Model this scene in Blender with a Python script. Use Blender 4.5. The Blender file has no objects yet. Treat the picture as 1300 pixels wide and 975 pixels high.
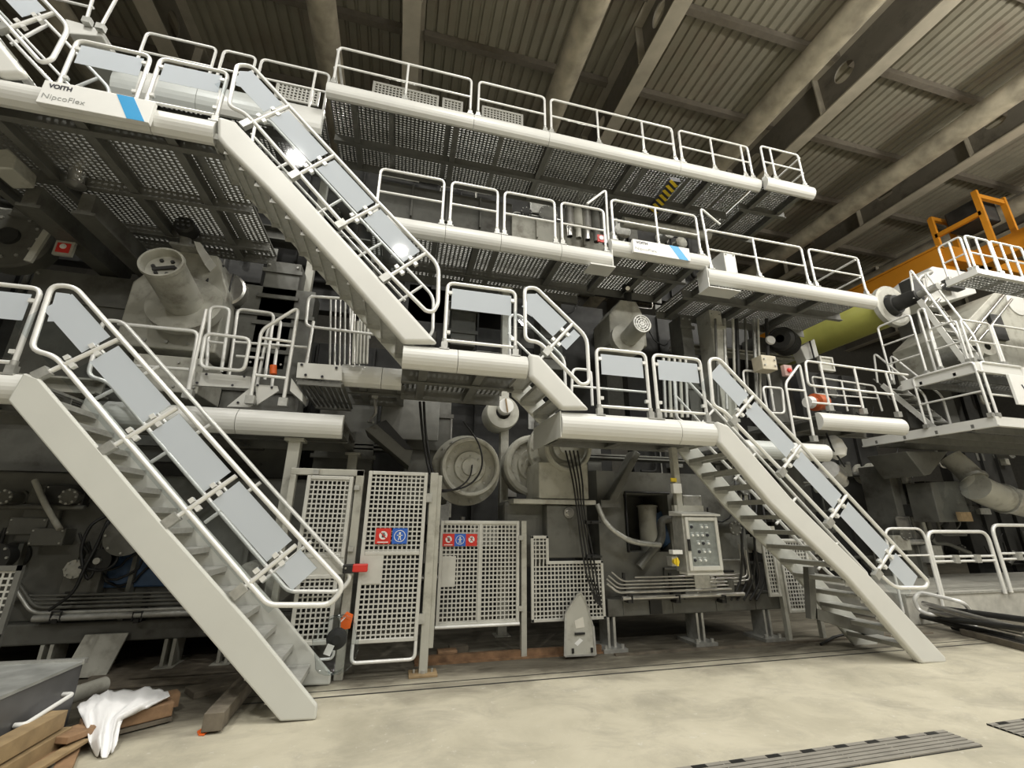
import bpy, bmesh, math, random
from mathutils import Vector as V, Matrix as M
random.seed(7)
sc = bpy.context.scene
C = sc.collection
PI = math.pi

# ------------------------------------------------------------------ camera
FPX, PITCH, YAW, ROLL, EYE = 552.3, 0.30463, 0.246526, 0.00722, 1.9
cy, sy, cp, sp = math.cos(YAW), math.sin(YAW), math.cos(PITCH), math.sin(PITCH)
FW = V((sy*cp, cy*cp, sp)); r0 = V((cy, -sy, 0)); u0 = r0.cross(FW)
RT = math.cos(ROLL)*r0 + math.sin(ROLL)*u0
UP = math.cos(ROLL)*u0 - math.sin(ROLL)*r0
CAM = V((0, 0, EYE))
cd = bpy.data.cameras.new('camera'); cam = bpy.data.objects.new('camera', cd); C.objects.link(cam)
cd.sensor_fit = 'HORIZONTAL'; cd.sensor_width = 36; cd.lens = 36*FPX/1300
cd.clip_end = 200
m = M((RT, UP, -FW)).transposed().to_4x4(); m.translation = CAM
cam.matrix_world = m
sc.camera = cam

def ray(px, py): return FW + RT*((px-650)/FPX) - UP*((py-487.5)/FPX)
def at(px, py, Y):                       # the point of a plane y = Y seen at a photo pixel
    d = ray(px, py); return CAM + d*(Y/d.y)
def atz(px, py, Z):
    d = ray(px, py); return CAM + d*((Z-EYE)/d.z)
def ax(px, py, Y): return at(px, py, Y).x
def az(px, py, Y): return at(px, py, Y).z

# ------------------------------------------------------------------ materials
MAT = {}
def mat(name, col, rough=.5, metal=0., var=.12, scale=6., bump=0., alpha=None, spec=.5, dirt=None, dscale=1.5):
    if name in MAT: return MAT[name]
    mt = bpy.data.materials.new(name); mt.use_nodes = True
    nt = mt.node_tree; b = nt.nodes['Principled BSDF']
    b.inputs['Roughness'].default_value = rough; b.inputs['Metallic'].default_value = metal
    b.inputs['Specular IOR Level'].default_value = spec
    tc = nt.nodes.new('ShaderNodeTexCoord')
    nz = nt.nodes.new('ShaderNodeTexNoise'); nz.inputs['Scale'].default_value = scale; nz.inputs['Detail'].default_value = 5
    nt.links.new(tc.outputs['Object'], nz.inputs['Vector'])
    rp = nt.nodes.new('ShaderNodeValToRGB')
    rp.color_ramp.elements[0].position = .3; rp.color_ramp.elements[1].position = .7
    rp.color_ramp.elements[0].color = tuple(c*(1-var) for c in col)+(1,)
    rp.color_ramp.elements[1].color = tuple(min(1, c*(1+var)) for c in col)+(1,)
    nt.links.new(nz.outputs['Fac'], rp.inputs['Fac'])
    out = rp.outputs['Color']
    if dirt:
        n2 = nt.nodes.new('ShaderNodeTexNoise'); n2.inputs['Scale'].default_value = dscale; n2.inputs['Detail'].default_value = 8; n2.inputs['Roughness'].default_value = .65
        nt.links.new(tc.outputs['Object'], n2.inputs['Vector'])
        r2 = nt.nodes.new('ShaderNodeValToRGB'); r2.color_ramp.elements[0].position = .5; r2.color_ramp.elements[1].position = .68
        nt.links.new(n2.outputs['Fac'], r2.inputs['Fac'])
        mx = nt.nodes.new('ShaderNodeMix'); mx.data_type = 'RGBA'
        nt.links.new(r2.outputs['Color'], mx.inputs['Factor']); nt.links.new(out, mx.inputs['A']); mx.inputs['B'].default_value = dirt+(1,)
        out = mx.outputs['Result']
    nt.links.new(out, b.inputs['Base Color'])
    if bump:
        bp = nt.nodes.new('ShaderNodeBump'); bp.inputs['Strength'].default_value = bump; bp.inputs['Distance'].default_value = .02
        nt.links.new(nz.outputs['Fac'], bp.inputs['Height']); nt.links.new(bp.outputs['Normal'], b.inputs['Normal'])
    if alpha is not None: b.inputs['Alpha'].default_value = alpha
    MAT[name] = mt
    return mt
fascia_m = mat('light_grey_paint', (.64, .64, .605), .36, var=.03, scale=2)
string_m = mat('stringer_paint', (.58, .585, .54), .42, var=.03, scale=2)
rail_m = mat('rail_steel', (.80, .80, .77), .30, .2, var=.05)
tread_m = mat('tread_steel', (.40, .40, .37), .45, .1, var=.1, scale=14)
galv = mat('galvanised_steel', (.46, .46, .43), .42, .55, var=.15, scale=14)
under_m = mat('grey_support_steel', (.17, .17, .155), .5, .2, var=.12)
grate_m = mat('perforated_steel', (.27, .27, .25), .42, .5, var=.1)
mach = mat('machine_grey', (.125, .125, .11), .5, .1, var=.2, scale=3, dirt=(.05, .046, .038))
machl = mat('machine_light_grey', (.44, .435, .38), .45, .05, var=.08, scale=3, dirt=(.25, .235, .195), dscale=2.5)
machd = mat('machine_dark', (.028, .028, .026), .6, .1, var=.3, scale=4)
black = mat('black_rubber', (.012, .012, .012), .45)
steel = mat('bare_steel', (.55, .54, .51), .28, .85, var=.12, scale=9)
mesh_m = mat('fence_paint', (.55, .545, .50), .45, .1, var=.06)
white = mat('white_plate', (.78, .78, .75), .4, var=.02)
blue = mat('blue_print', (.035, .33, .66), .4, var=.02)
ink = mat('dark_print', (.03, .03, .04), .5)
greytxt = mat('grey_print', (.30, .31, .30), .5)
red = mat('red_print', (.62, .035, .025), .4, var=.04)
sblue = mat('sign_blue', (.03, .12, .50), .4, var=.04)
orange = mat('crane_orange', (.60, .24, .015), .45, var=.12, scale=1)
oring = mat('orange_plastic', (.80, .14, .02), .45)
yellow = mat('hazard_yellow', (.75, .55, .03), .45)
bluem = mat('blue_machine_paint', (.035, .075, .15), .45, var=.2)
rollm = mat('olive_roll_cover', (.40, .40, .10), .4, var=.08, scale=2)
wood = mat('raw_timber', (.27, .165, .09), .7, var=.3, scale=9, bump=.2)
woodl = mat('pale_timber', (.30, .215, .115), .7, var=.2, scale=9, bump=.2)
oldwood = mat('weathered_timber', (.14, .12, .09), .8, var=.3, scale=7, bump=.3)
cloth_m = mat('white_cloth', (.80, .80, .80), .75, var=.03)
boxgrey = mat('crate_grey_metal', (.13, .13, .13), .4, .3, var=.1)
boxtop = mat('crate_lid_metal', (.40, .41, .39), .42, .4, var=.25, scale=5)
rust = mat('rusty_steel', (.22, .13, .07), .7, .2, var=.35, scale=8)

def clearmat():
    mt = bpy.data.materials.new('clear_acrylic'); mt.use_nodes = True; nt = mt.node_tree
    nt.nodes.clear(); o = nt.nodes.new('ShaderNodeOutputMaterial'); mx = nt.nodes.new('ShaderNodeMixShader')
    t = nt.nodes.new('ShaderNodeBsdfTransparent'); t.inputs['Color'].default_value = (.90, .92, .93, 1)
    g = nt.nodes.new('ShaderNodeBsdfGlossy'); g.inputs['Roughness'].default_value = .04; g.inputs['Color'].default_value = (.9, .9, .9, 1)
    f = nt.nodes.new('ShaderNodeFresnel'); f.inputs['IOR'].default_value = 1.45
    ge = nt.nodes.new('ShaderNodeNewGeometry'); m1 = nt.nodes.new('ShaderNodeMath'); m1.operation = 'SUBTRACT'; m1.inputs[0].default_value = 1
    m2 = nt.nodes.new('ShaderNodeMath'); m2.operation = 'MULTIPLY'
    nt.links.new(ge.outputs['Backfacing'], m1.inputs[1]); nt.links.new(m1.outputs[0], m2.inputs[0]); nt.links.new(f.outputs[0], m2.inputs[1])
    nt.links.new(m2.outputs[0], mx.inputs[0]); nt.links.new(t.outputs[0], mx.inputs[1]); nt.links.new(g.outputs[0], mx.inputs[2])
    nt.links.new(mx.outputs[0], o.inputs[0]); return mt
clear = clearmat()
def frostmat():
    mt = mat('frosted_film', (.72, .765, .81), .045, 0, var=.015, scale=1); nt = mt.node_tree
    b = nt.nodes['Principled BSDF']; o = [n for n in nt.nodes if n.type == 'OUTPUT_MATERIAL'][0]
    t = nt.nodes.new('ShaderNodeBsdfTranslucent'); t.inputs['Color'].default_value = (.70, .75, .80, 1)
    mx = nt.nodes.new('ShaderNodeMixShader'); mx.inputs[0].default_value = .35
    nt.links.new(b.outputs[0], mx.inputs[1]); nt.links.new(t.outputs[0], mx.inputs[2]); nt.links.new(mx.outputs[0], o.inputs[0]); return mt
frost = frostmat()

# ------------------------------------------------------------------ mesh helpers
class MB:
    def __init__(s): s.v = []; s.f = []; s.sm = []
    def add(s, vs, fs, smooth=False):
        n = len(s.v); s.v += [V(p) for p in vs]
        s.f += [tuple(i+n for i in f) for f in fs]; s.sm += [smooth]*len(fs); return s
    def box(s, c, d, rot=None):
        hx, hy, hz = d[0]/2, d[1]/2, d[2]/2
        vs = [V((x, y, z)) for x in (-hx, hx) for y in (-hy, hy) for z in (-hz, hz)]
        if rot is not None: vs = [rot @ p for p in vs]
        return s.add([p+V(c) for p in vs], [(0, 1, 3, 2), (4, 6, 7, 5), (0, 4, 5, 1), (2, 3, 7, 6), (0, 2, 6, 4), (1, 5, 7, 3)])
    def span(s, a, b):
        a, b = V(a), V(b); return s.box((a+b)/2, [abs(b[i]-a[i]) for i in range(3)])
    def bar(s, a, b, w, h, up=(0, 0, 1)):
        a, b = V(a), V(b); d = (b-a); L = d.length; d.normalize()
        u = V(up); 
        if abs(u.dot(d)) > .98: u = V((0, 1, 0))
        x = d.cross(u).normalized(); u = x.cross(d)
        return s.box((a+b)/2, (L, w, h), M((d, x, u)).transposed())
    def tube(s, pts, r, n=10, closed=False, fillet=0., caps=True):
        pts = [V(p) for p in pts]
        if fillet: pts = fil(pts, fillet, closed)
        k = len(pts); rings = []; up = None
        for i in range(k):
            if closed: t = (pts[(i+1) % k]-pts[i-1])
            else: t = pts[min(i+1, k-1)]-pts[max(i-1, 0)]
            t.normalize()
            if up is None:
                up = V((0, 0, 1)) if abs(t.z) < .9 else V((0, 1, 0))
            up = (up - t*up.dot(t)).normalized(); x = t.cross(up)
            sc_ = 1.
            rings.append([pts[i] + (x*math.cos(2*PI*j/n)+up*math.sin(2*PI*j/n))*r for j in range(n)])
        vs = [p for q in rings for p in q]; fs = []
        for i in range(k if closed else k-1):
            a, b = i*n, ((i+1) % k)*n
            for j in range(n): fs.append((a+j, a+(j+1) % n, b+(j+1) % n, b+j))
        s.add(vs, fs, True)
        if not closed and caps:
            s.add(rings[0], [tuple(range(n))[::-1]]); s.add(rings[-1], [tuple(range(n))])
        return s
    def cyl(s, a, b, r, r2=None, n=24, caps=True):
        a, b = V(a), V(b); r2 = r if r2 is None else r2
        return s.lathe(a, b-a, [(0, r), (1, r2)], n, caps, rel=True)
    def lathe(s, o, d, prof, n=32, caps=False, rel=False):   # prof: (distance along axis, radius)
        o, d = V(o), V(d); L = d.length; d = d/L
        u = V((0, 0, 1)) if abs(d.z) < .9 else V((0, 1, 0)); x = d.cross(u).normalized(); u = x.cross(d)
        rings = [[o+d*(t*(L if rel else 1))+(x*math.cos(2*PI*j/n)+u*math.sin(2*PI*j/n))*r for j in range(n)] for t, r in prof]
        for i in range(len(rings)-1):    # separate rings: hard edges between segments
            s.add(rings[i]+rings[i+1], [(j, (j+1) % n, n+(j+1) % n, n+j) for j in range(n)], True)
        if caps: s.add(rings[0], [tuple(range(n))[::-1]]); s.add(rings[-1], [tuple(range(n))])
        return s
    def prism(s, poly, d):               # polygon (3D points) extruded by d
        d = V(d); n = len(poly); a = [V(p) for p in poly]; b = [p+d for p in a]
        return s.add(a+b, [tuple(range(n)), tuple(range(n, 2*n))[::-1]]+[(i, i+n, (i+1) % n+n, (i+1) % n) for i in range(n)])
    def build(s, name, mt, parent=None, bevel=0., loc=None):
        me = bpy.data.meshes.new(name); o = bpy.data.objects.new(name, me)
        L = V((0, 0, 0))
        if parent is not None:
            q = parent
            while q is not None: L = L+q.location; q = q.parent
        elif loc != 'world':
            zs = [p.z for p in s.v]; xs = [p.x for p in s.v]; ys = [p.y for p in s.v]
            L = V(((min(xs)+max(xs))/2, (min(ys)+max(ys))/2, min(zs))); o.location = L
        me.from_pydata([p-L for p in s.v], [], s.f)
        me.polygons.foreach_set('use_smooth', s.sm)
        bm = bmesh.new(); bm.from_mesh(me); bmesh.ops.recalc_face_normals(bm, faces=bm.faces); bm.to_mesh(bm_t(me)); bm.free()
        me.materials.append(mt); C.objects.link(o)
        if parent is not None: o.parent = parent
        if bevel:
            md = o.modifiers.new('bevel', 'BEVEL'); md.width = bevel; md.segments = 2; md.limit_method = 'ANGLE'; md.angle_limit = .7
        return o
def bm_t(me): return me
def fil(pts, r, closed=False, n=5):
    k = len(pts); out = []
    for i in range(k):
        if not closed and i in (0, k-1): out.append(pts[i]); continue
        p, a, b = pts[i], pts[i-1], pts[(i+1) % k]
        da, db = (a-p), (b-p); la, lb = da.length, db.length; da.normalize(); db.normalize()
        q = min(r, la*.45, lb*.45); p0, p1 = p+da*q, p+db*q
        if da.dot(db) < -.999: out.append(p); continue
        for j in range(n+1):
            t = j/n; out.append(p0*(1-t)**2+p*2*t*(1-t)+p1*t*t)
    return out
def tag(o, label, cat, group=None, kind=None):
    o['label'] = label; o['category'] = cat
    if group: o['group'] = group
    if kind: o['kind'] = kind
    return o
def struct(o): o['kind'] = 'structure'; return o
def thing(name, loc, label, cat, group=None):
    o = bpy.data.objects.new(name, None); C.objects.link(o); o.location = loc; o.empty_display_size = .1
    return tag(o, label, cat, group)
def one(mb, name, mt, label, cat, group=None, bevel=0.):
    return tag(mb.build(name, mt, bevel=bevel), label, cat, group)
def text(s, size, extr=.002, bold=0.):
    cu = bpy.data.curves.new('t', 'FONT'); cu.body = s; cu.size = size; cu.extrude = extr; cu.offset = bold
    o = bpy.data.objects.new('t', cu); C.objects.link(o)
    dg = bpy.context.evaluated_depsgraph_get()
    me = bpy.data.meshes.new_from_object(o.evaluated_get(dg)); bpy.data.objects.remove(o)
    b = MB(); b.add([v.co.copy() for v in me.vertices], [tuple(p.vertices) for p in me.polygons]); return b
def place_text(b, org, xd, yd, sx=1.):
    xd, yd = V(xd).normalized(), V(yd).normalized(); n = xd.cross(yd)
    b.v = [V(org)+xd*p.x*sx+yd*p.y+n*p.z for p in b.v]; return b
D = 5.49                                 # plane of the outer stairs and front walkways

# ------------------------------------------------------------------ hall: floor, walls, roof, light
def floor_mat():
    mt = bpy.data.materials.new('worn_concrete'); mt.use_nodes = True; nt = mt.node_tree; b = nt.nodes['Principled BSDF']
    tc = nt.nodes.new('ShaderNodeTexCoord')
    def noise(sc_, det, ro=.6, dist=0., stretch=None):
        n = nt.nodes.new('ShaderNodeTexNoise'); n.inputs['Scale'].default_value = sc_; n.inputs['Detail'].default_value = det
        n.inputs['Roughness'].default_value = ro; n.inputs['Distortion'].default_value = dist
        if stretch:
            mp = nt.nodes.new('ShaderNodeMapping'); mp.inputs['Scale'].default_value = stretch
            nt.links.new(tc.outputs['Object'], mp.inputs['Vector']); nt.links.new(mp.outputs[0], n.inputs['Vector'])
        else: nt.links.new(tc.outputs['Object'], n.inputs['Vector'])
        return n.outputs['Fac']
    def ramp(fac, stops):
        r = nt.nodes.new('ShaderNodeValToRGB'); e = r.color_ramp.elements
        while len(e) < len(stops): e.new(.5)
        for q, (p, c) in zip(e, stops): q.position = p; q.color = tuple(c)+(1,)
        nt.links.new(fac, r.inputs[0]); return r.outputs[0]
    def mix(fac, a, bcol):
        mx = nt.nodes.new('ShaderNodeMix'); mx.data_type = 'RGBA'; nt.links.new(fac, mx.inputs['Factor'])
        nt.links.new(a, mx.inputs['A'])
        if isinstance(bcol, tuple): mx.inputs['B'].default_value = bcol+(1,)
        else: nt.links.new(bcol, mx.inputs['B'])
        return mx.outputs['Result']
    base = ramp(noise(1.1, 8, .6, .4), [(.3, (.40, .372, .285)), (.5, (.50, .465, .36)), (.72, (.58, .54, .425))])
    st = ramp(noise(1.3, 12, .72, .6, (.8, 1.2, 1)), [(.48, (0, 0, 0)), (.66, (.5, .5, .5))])
    c1 = mix(st, base, (.27, .252, .205))
    sp_ = ramp(noise(9, 7, .75), [(.60, (0, 0, 0)), (.67, (.75, .75, .75))])
    c2 = mix(sp_, c1, (.60, .58, .51))
    sp2 = ramp(noise(5.3, 9, .8), [(.64, (0, 0, 0)), (.70, (.5, .5, .5))])
    c3 = mix(sp2, c2, (.15, .14, .12))
    # the oily, walked-in strip of old concrete along the machine (it ends in a ragged line)
    sx = nt.nodes.new('ShaderNodeSeparateXYZ'); nt.links.new(tc.outputs['Object'], sx.inputs[0])
    ma = nt.nodes.new('ShaderNodeMath'); ma.operation = 'MULTIPLY_ADD'; nt.links.new(noise(1.4, 6, .6, .5, (.5, 1, 1)), ma.inputs[0]); ma.inputs[1].default_value = 2.2
    nt.links.new(sx.outputs[1], ma.inputs[2])
    k1 = nt.nodes.new('ShaderNodeMath'); k1.operation = 'MULTIPLY_ADD'; nt.links.new(sx.outputs[0], k1.inputs[0]); k1.inputs[1].default_value = -.55; k1.inputs[2].default_value = -.35
    k2 = nt.nodes.new('ShaderNodeMath'); k2.operation = 'MAXIMUM'; nt.links.new(k1.outputs[0], k2.inputs[0]); k2.inputs[1].default_value = 0
    k3 = nt.nodes.new('ShaderNodeMath'); k3.operation = 'ADD'; nt.links.new(ma.outputs[0], k3.inputs[0]); nt.links.new(k2.outputs[0], k3.inputs[1]); ma = k3
    mr = nt.nodes.new('ShaderNodeMapRange'); mr.inputs[1].default_value = 6.9; mr.inputs[2].default_value = 7.6
    nt.links.new(ma.outputs[0], mr.inputs[0])
    c4 = mix(mr.outputs[0], c3, ramp(noise(2.5, 8, .7, .6, (.4, 1.5, 1)), [(.35, (.075, .066, .048)), (.58, (.165, .15, .115)), (.75, (.31, .29, .23))]))
    nt.links.new(c4, b.inputs['Base Color']); b.inputs['Roughness'].default_value = .62
    bp = nt.nodes.new('ShaderNodeBump'); bp.inputs['Strength'].default_value = .25; bp.inputs['Distance'].default_value = .03
    nt.links.new(noise(5, 8), bp.inputs['Height']); nt.links.new(bp.outputs[0], b.inputs['Normal'])
    return mt
fl = MB(); fl.span((-16, -14, -.3), (44, 24, 0)); o = fl.build('floor', floor_mat(), loc='world'); struct(o)
wallm = mat('hall_wall', (.12, .115, .10), .8)
for nm, a, b in (('wall_back', (-16, 23.7, 0), (44, 24, 16.6)), ('wall_front', (-16, -14.3, 0), (44, -14, 16.6)),
                 ('wall_left', (-16.3, -14.3, 0), (-16, 24, 16.6)), ('wall_right', (44, -14.3, 0), (44.3, 24, 16.6))):
    struct(MB().span(a, b).build(nm, wallm if nm != 'wall_front' else mat('hall_wall_pale', (.20, .19, .17), .8), loc='world'))
deckm = mat('roof_deck', (.29, .272, .212), .7, var=.10, scale=1.2, dirt=(.24, .205, .16), dscale=.6)
b = MB(); P = .32; x = -16.; prof = []
while x < 44: prof += [(x, 16.), (x+.20, 16.), (x+.23, 16.07), (x+.29, 16.07)]; x += P
n = len(prof)
b.add([V((p[0], yy, p[1])) for yy in (-14, 24) for p in prof], [(i, i+1, n+i+1, n+i) for i in range(n-1)])
b.span((-16, -14, 16.3), (44, 24, 16.5))
struct(b.build('ceiling', deckm, loc='world'))
beamm = mat('roof_beam_paint', (.19, .175, .145), .6, var=.15, scale=1.5, dirt=(.12, .11, .09))
flgm = mat('roof_flange_paint', (.42, .385, .31), .65, var=.15, scale=2)
purm = mat('roof_purlin_paint', (.17, .15, .12), .7)
lagm = mat('pipe_lagging', (.40, .36, .275), .75, var=.35, scale=2.2, bump=.5)
def holed(x, y0, y1, z0, z1, holes, r):
    b = MB(); e = r*1.25; ys = y0
    for hy, hz in holes:
        b.add([(x, ys, z0), (x, hy-e, z0), (x, hy-e, z1), (x, ys, z1)], [(0, 1, 2, 3)])
        b.add([(x, hy-e, z0), (x, hy+e, z0), (x, hy+e, hz-e), (x, hy-e, hz-e)], [(0, 1, 2, 3)])
        b.add([(x, hy-e, hz+e), (x, hy+e, hz+e), (x, hy+e, z1), (x, hy-e, z1)], [(0, 1, 2, 3)])
        nn = 32; c = []; q = []
        for j in range(nn):
            a = 2*PI*j/nn; ca, sa = math.cos(a), math.sin(a); k = 1/max(abs(ca), abs(sa))
            c.append(V((x, hy+r*ca, hz+r*sa))); q.append(V((x, hy+e*ca*k, hz+e*sa*k)))
        b.add(c+q, [(j, (j+1) % nn, nn+(j+1) % nn, nn+j) for j in range(nn)]); ys = hy+e
    b.add([(x, ys, z0), (x, y1, z0), (x, y1, z1), (x, ys, z1)], [(0, 1, 2, 3)])
    return b
for i, bx in enumerate((-13.9, -7.3, -.66, 5.95, 12.45, 19.1, 25.7, 32.3, 38.9)):
    w = holed(bx, -14, 23.7, 14.45, 16.0, [(-7.5, 15.35), (-3.8, 15.35), (-.1, 15.35), (3.55, 15.35), (7.2, 15.35), (10.9, 15.35), (14.6, 15.35), (18.3, 15.35)], .32)
    web = w.build('roof_beam', beamm, loc='world'); struct(web)
    sd = web.modifiers.new('s', 'SOLIDIFY'); sd.thickness = .04; sd.offset = 0
    f = MB().span((bx-.23, -14, 14.40), (bx+.23, 23.7, 14.45)); f.span((bx-.3, -14, 15.95), (bx+.3, 23.7, 15.99))
    for yy in range(-12, 23, 4): f.span((bx-.25, yy-.02, 14.45), (bx+.25, yy+.02, 15.95))
    fo = f.build('beam_flange', flgm, web)
    if i < 8:
        p = MB()
        for yy in [7.15+2.6*k for k in range(-8, 7)]: p.span((bx+.3, yy-.09, 15.75), (bx+6.3, yy+.09, 15.99))
        struct(p.build('roof_purlin', purm, loc='world'))
    if 1 <= i <= 6:
        d = MB(); xx = bx-2.2; d.tube([(xx, y_, 14.25) for y_ in (-13, -5, 0, 5, 10, 16, 23)], .36, 16)
        struct(d.build('insulated_roof_pipe', lagm, loc='world'))

def lamp(x, y, z, e, size=1.1, aim=None, col=(1., .93, .82)):
    L = bpy.data.lights.new('hall_lamp_or_fill', 'AREA'); L.shape = 'DISK'; L.size = size; L.energy = e; L.color = col
    o = bpy.data.objects.new('hall_lamp_or_fill', L); C.objects.link(o); o.location = (x, y, z)
    if aim: o.rotation_euler = (V(aim)-V((x, y, z))).to_track_quat('-Z', 'Y').to_euler()
    return o
def roof_fill(x, y, z, e, r=.35, col=(1, .955, .87)):
    L = bpy.data.lights.new('hall_lamp_or_fill', 'POINT'); L.shadow_soft_size = r; L.energy = e; L.color = col
    o = bpy.data.objects.new('hall_lamp_or_fill', L); C.objects.link(o); o.location = (x, y, z)
LC = (1, .975, .915)
for x, y in ((-4.5, -2.94), (-.84, -7.75), (4.5, -4.), (10, -3.), (-9.5, -4), (16, -3), (24, -2)): lamp(x, y, 14.2, 560, .5, col=LC)
for x, y in ((-6, 3.0), (1.2, 2.6), (8, 2.6), (14.5, 2.4), (21, 3)): lamp(x, y, 13.4, 400, 1.2, col=LC)
for x in (-5.5, 6.0, 11.5): lamp(x, -11.2, 12.6, 330, .6, aim=(x+1, 6, 3), col=LC)  # unseen fill lights added behind the camera to brighten the machine interior
for x, y in ((-8, 10.5), (-1, 11), (5, 11)): lamp(x, y, 13.6, 260, 1.2, col=LC)
for x, y, e in ((9, 1.5, 450), (15.5, 1.5, 850), (22, 2, 1000)): roof_fill(x, y, 11.5, e)  # unseen point lights added to brighten the roof towards the right
w = bpy.data.worlds.new('hall_air'); sc.world = w; w.use_nodes = True
w.node_tree.nodes['Background'].inputs[0].default_value = (1, .95, .86, 1); w.node_tree.nodes['Background'].inputs[1].default_value = .015
vs = sc.view_settings; vs.view_transform = 'Standard'; vs.look = 'None'; vs.gamma = 1; vs.use_curve_mapping = False; vs.exposure = -.14

# ------------------------------------------------------------------ walkways
def fascia_prof(h, y, bulge=.07):         # bowed edge profile, (y, dz) from the deck edge downwards
    n = 9; pts = []
    for i in range(n):
        t = i/(n-1); a = math.pi*t
        pts.append((y+.05-(bulge+.03)*math.sin(a)**.7-.0, -h*t))
    pts[0] = (y+.05, 0); pts[-1] = (y+.06, -h)
    return pts
def fascia(x0, x1, y, z, h, parent, mt=fascia_m):
    pr = fascia_prof(h, y); n = len(pr); back = [(y+.11, -h), (y+.11, 0)]
    pr = pr+back; n = len(pr)
    b = MB(); b.add([(x, p[0], z+p[1]) for x in (x0+.004, x1-.004) for p in pr], [(i, (i+1) % n, n+(i+1) % n, n+i) for i in range(n)])
    b.add([(x0+.004, p[0], z+p[1]) for p in pr], [tuple(range(n))]); b.add([(x1-.004, p[0], z+p[1]) for p in pr], [tuple(range(n))])
    return b.build('fascia_panel', mt, parent)
def grating(x0, x1, y0, y1, z, parent, px=.085, py=.062, t=.03, fx=.035, fy=.027, joint=1.2):
    b = MB()
    n = max(1, round((y1-y0)/py)); s = (y1-y0)/n
    for i in range(n+1): b.span((x0, y0+i*s-fy/2, z-t), (x1, y0+i*s+fy/2, z))
    n = max(1, round((x1-x0)/px)); s = (x1-x0)/n
    for i in range(n+1): b.span((x0+i*s-fx/2, y0, z-t), (x0+i*s+fx/2, y1, z-.001))
    x = x0+joint
    while x < x1: b.span((x-.05, y0, z-t-.01), (x+.05, y1, z-.002)); x += joint
    return b.build('deck_grating', grate_m, parent)
def beams(x0, x1, y0, y1, z, parent, step=1.3, d=.16, first=.3):
    x = x0+first
    while x < x1:
        b = MB().span((x-.006, y0, z-d), (x+.006, y1, z)); b.span((x-.06, y0, z-d-.014), (x+.06, y1, z-d)); b.span((x-.06, y0, z-.012), (x+.06, y1, z))
        b.build('cross_beam', under_m, parent); x += step
def walkway(label, x0, x1, y0, y1, z, h, seams=(), group=None, step=1.3, grate=True, long_=(.45,), first=.3):
    t = thing('walkway', ((x0+x1)/2, y0, z-h), label, 'walkway', group)
    xs = [x0]+list(seams)+[x1]
    for a, b in zip(xs, xs[1:]): fascia(a, b, y0, z, h, t)
    grating(x0+.02, x1-.02, y0+.12, y1, z-.05, t)
    beams(x0, x1, y0+.12, y1, z-.085, t, step, first=first)
    for f in long_:
        yy = y0+(y1-y0)*f
        MB().span((x0, yy-.05, z-.29), (x1, yy+.05, z-.275)).span((x0, yy-.006, z-.275), (x1, yy+.006, z-.085)).build('long_beam', under_m, t)
    MB().span((x0, y1-.012, z-.28), (x1, y1+.012, z+.10)).build('back_edge', under_m, t)
    return t
ZL, ZM, ZU, ZT = 3.35, 4.12, 7.15, 10.2
H0 = .32
xLs = at(35, 475, D).x; xRs = at(907, 535, D).x
w_ll = walkway('lowest walkway at the left edge, from which the big left stair descends', -6.2, xLs, D, 7.1, ZL, H0, (at(-20, 475, D).x,))
x0, x1 = at(712, 520, D).x, at(893, 535, D).x
w_r = walkway('low walkway with a boxed end, joining short stair and right stair', x0, xRs, D, 6.75, ZL, H0+.04, (at(862, 530, D).x,), step=1.0)
MB().span((x0-.012, D+.0, ZL-H0-.04), (x0+.0, 6.75, ZL)).build('end_plate', string_m, w_r)
xm0, xm1 = at(512, 437, D).x, at(670, 450, D).x
w_m = walkway('middle landing between the long upper stair and the short stair', xm0, xm1, D, 7.3, ZM, H0, (at(582, 440, D).x,), step=.8)
xu0, xu1 = -6.9, at(277, 150, D).x
w_ul = walkway('upper left walkway carrying the large sign board', xu0, xu1, D, 8.75, ZU, .36, (at(196, 140, D).x,), step=1.05, long_=(.12, .5, .85))
YB = 6.9
xa = [at(q, yy, YB).x for q, yy in ((468, 266), (566, 285), (636, 297), (712, 309), (776, 318))]
w_a = walkway('middle upper walkway behind the long upper stair', xa[0], xa[-1], YB, 8.7, ZU, .36, xa[1:-1], step=1.7, long_=(.7,))
MB().span((xa[-1]-.01, YB-.04, ZU-.40), (xa[-1]+.01, YB+.35, ZU)).span((xa[-1]-.5, YB-.06, ZU-.42), (xa[-1]+.04, YB+.3, ZU-.39)).build('end_plate', fascia_m, w_a)
xb0, xb1 = xa[-1], at(897, 319, YB).x
w_b = walkway('short raised walkway section carrying the small sign board', xb0, xb1, YB, 8.7, ZU+.32, .36, step=.9)
xc0, xc1 = at(897, 340, YB).x, at(1110, 375, YB).x
w_c = walkway('right upper walkway ending near the olive roll', xc0, xc1, YB, 8.9, ZU, .36, step=1.5)
MB().span((xc0-.02, YB-.02, ZU-.5), (xc0, YB+.3, ZU)).span((xc0-.05, YB-.05, ZU-.52), (xc0+.75, YB+.3, ZU-.5)).build('end_plate', fascia_m, w_c)
YT = 7.12
xt = [at(q, yy, YT).x for q, yy in ((416, 101), (602, 143), (697, 165), (862, 202), (963, 221))]
w_t = walkway('topmost long walkway under the hall roof', xt[0], xt[-1], YT, 9.1, ZT, .36, xt[1:-1], step=2.1, long_=(.62,), first=.5)
xt2 = at(1027, 240, YT).x
w_t2 = walkway('short end section at the right tip of the topmost walkway', xt[-1]+.06, xt2, YT-.12, 9.1, ZT, .36, step=.9)
YLF = 6.55
xg0, xg1 = at(235, 515, YLF).x, at(437, 527, YLF).x
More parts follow.
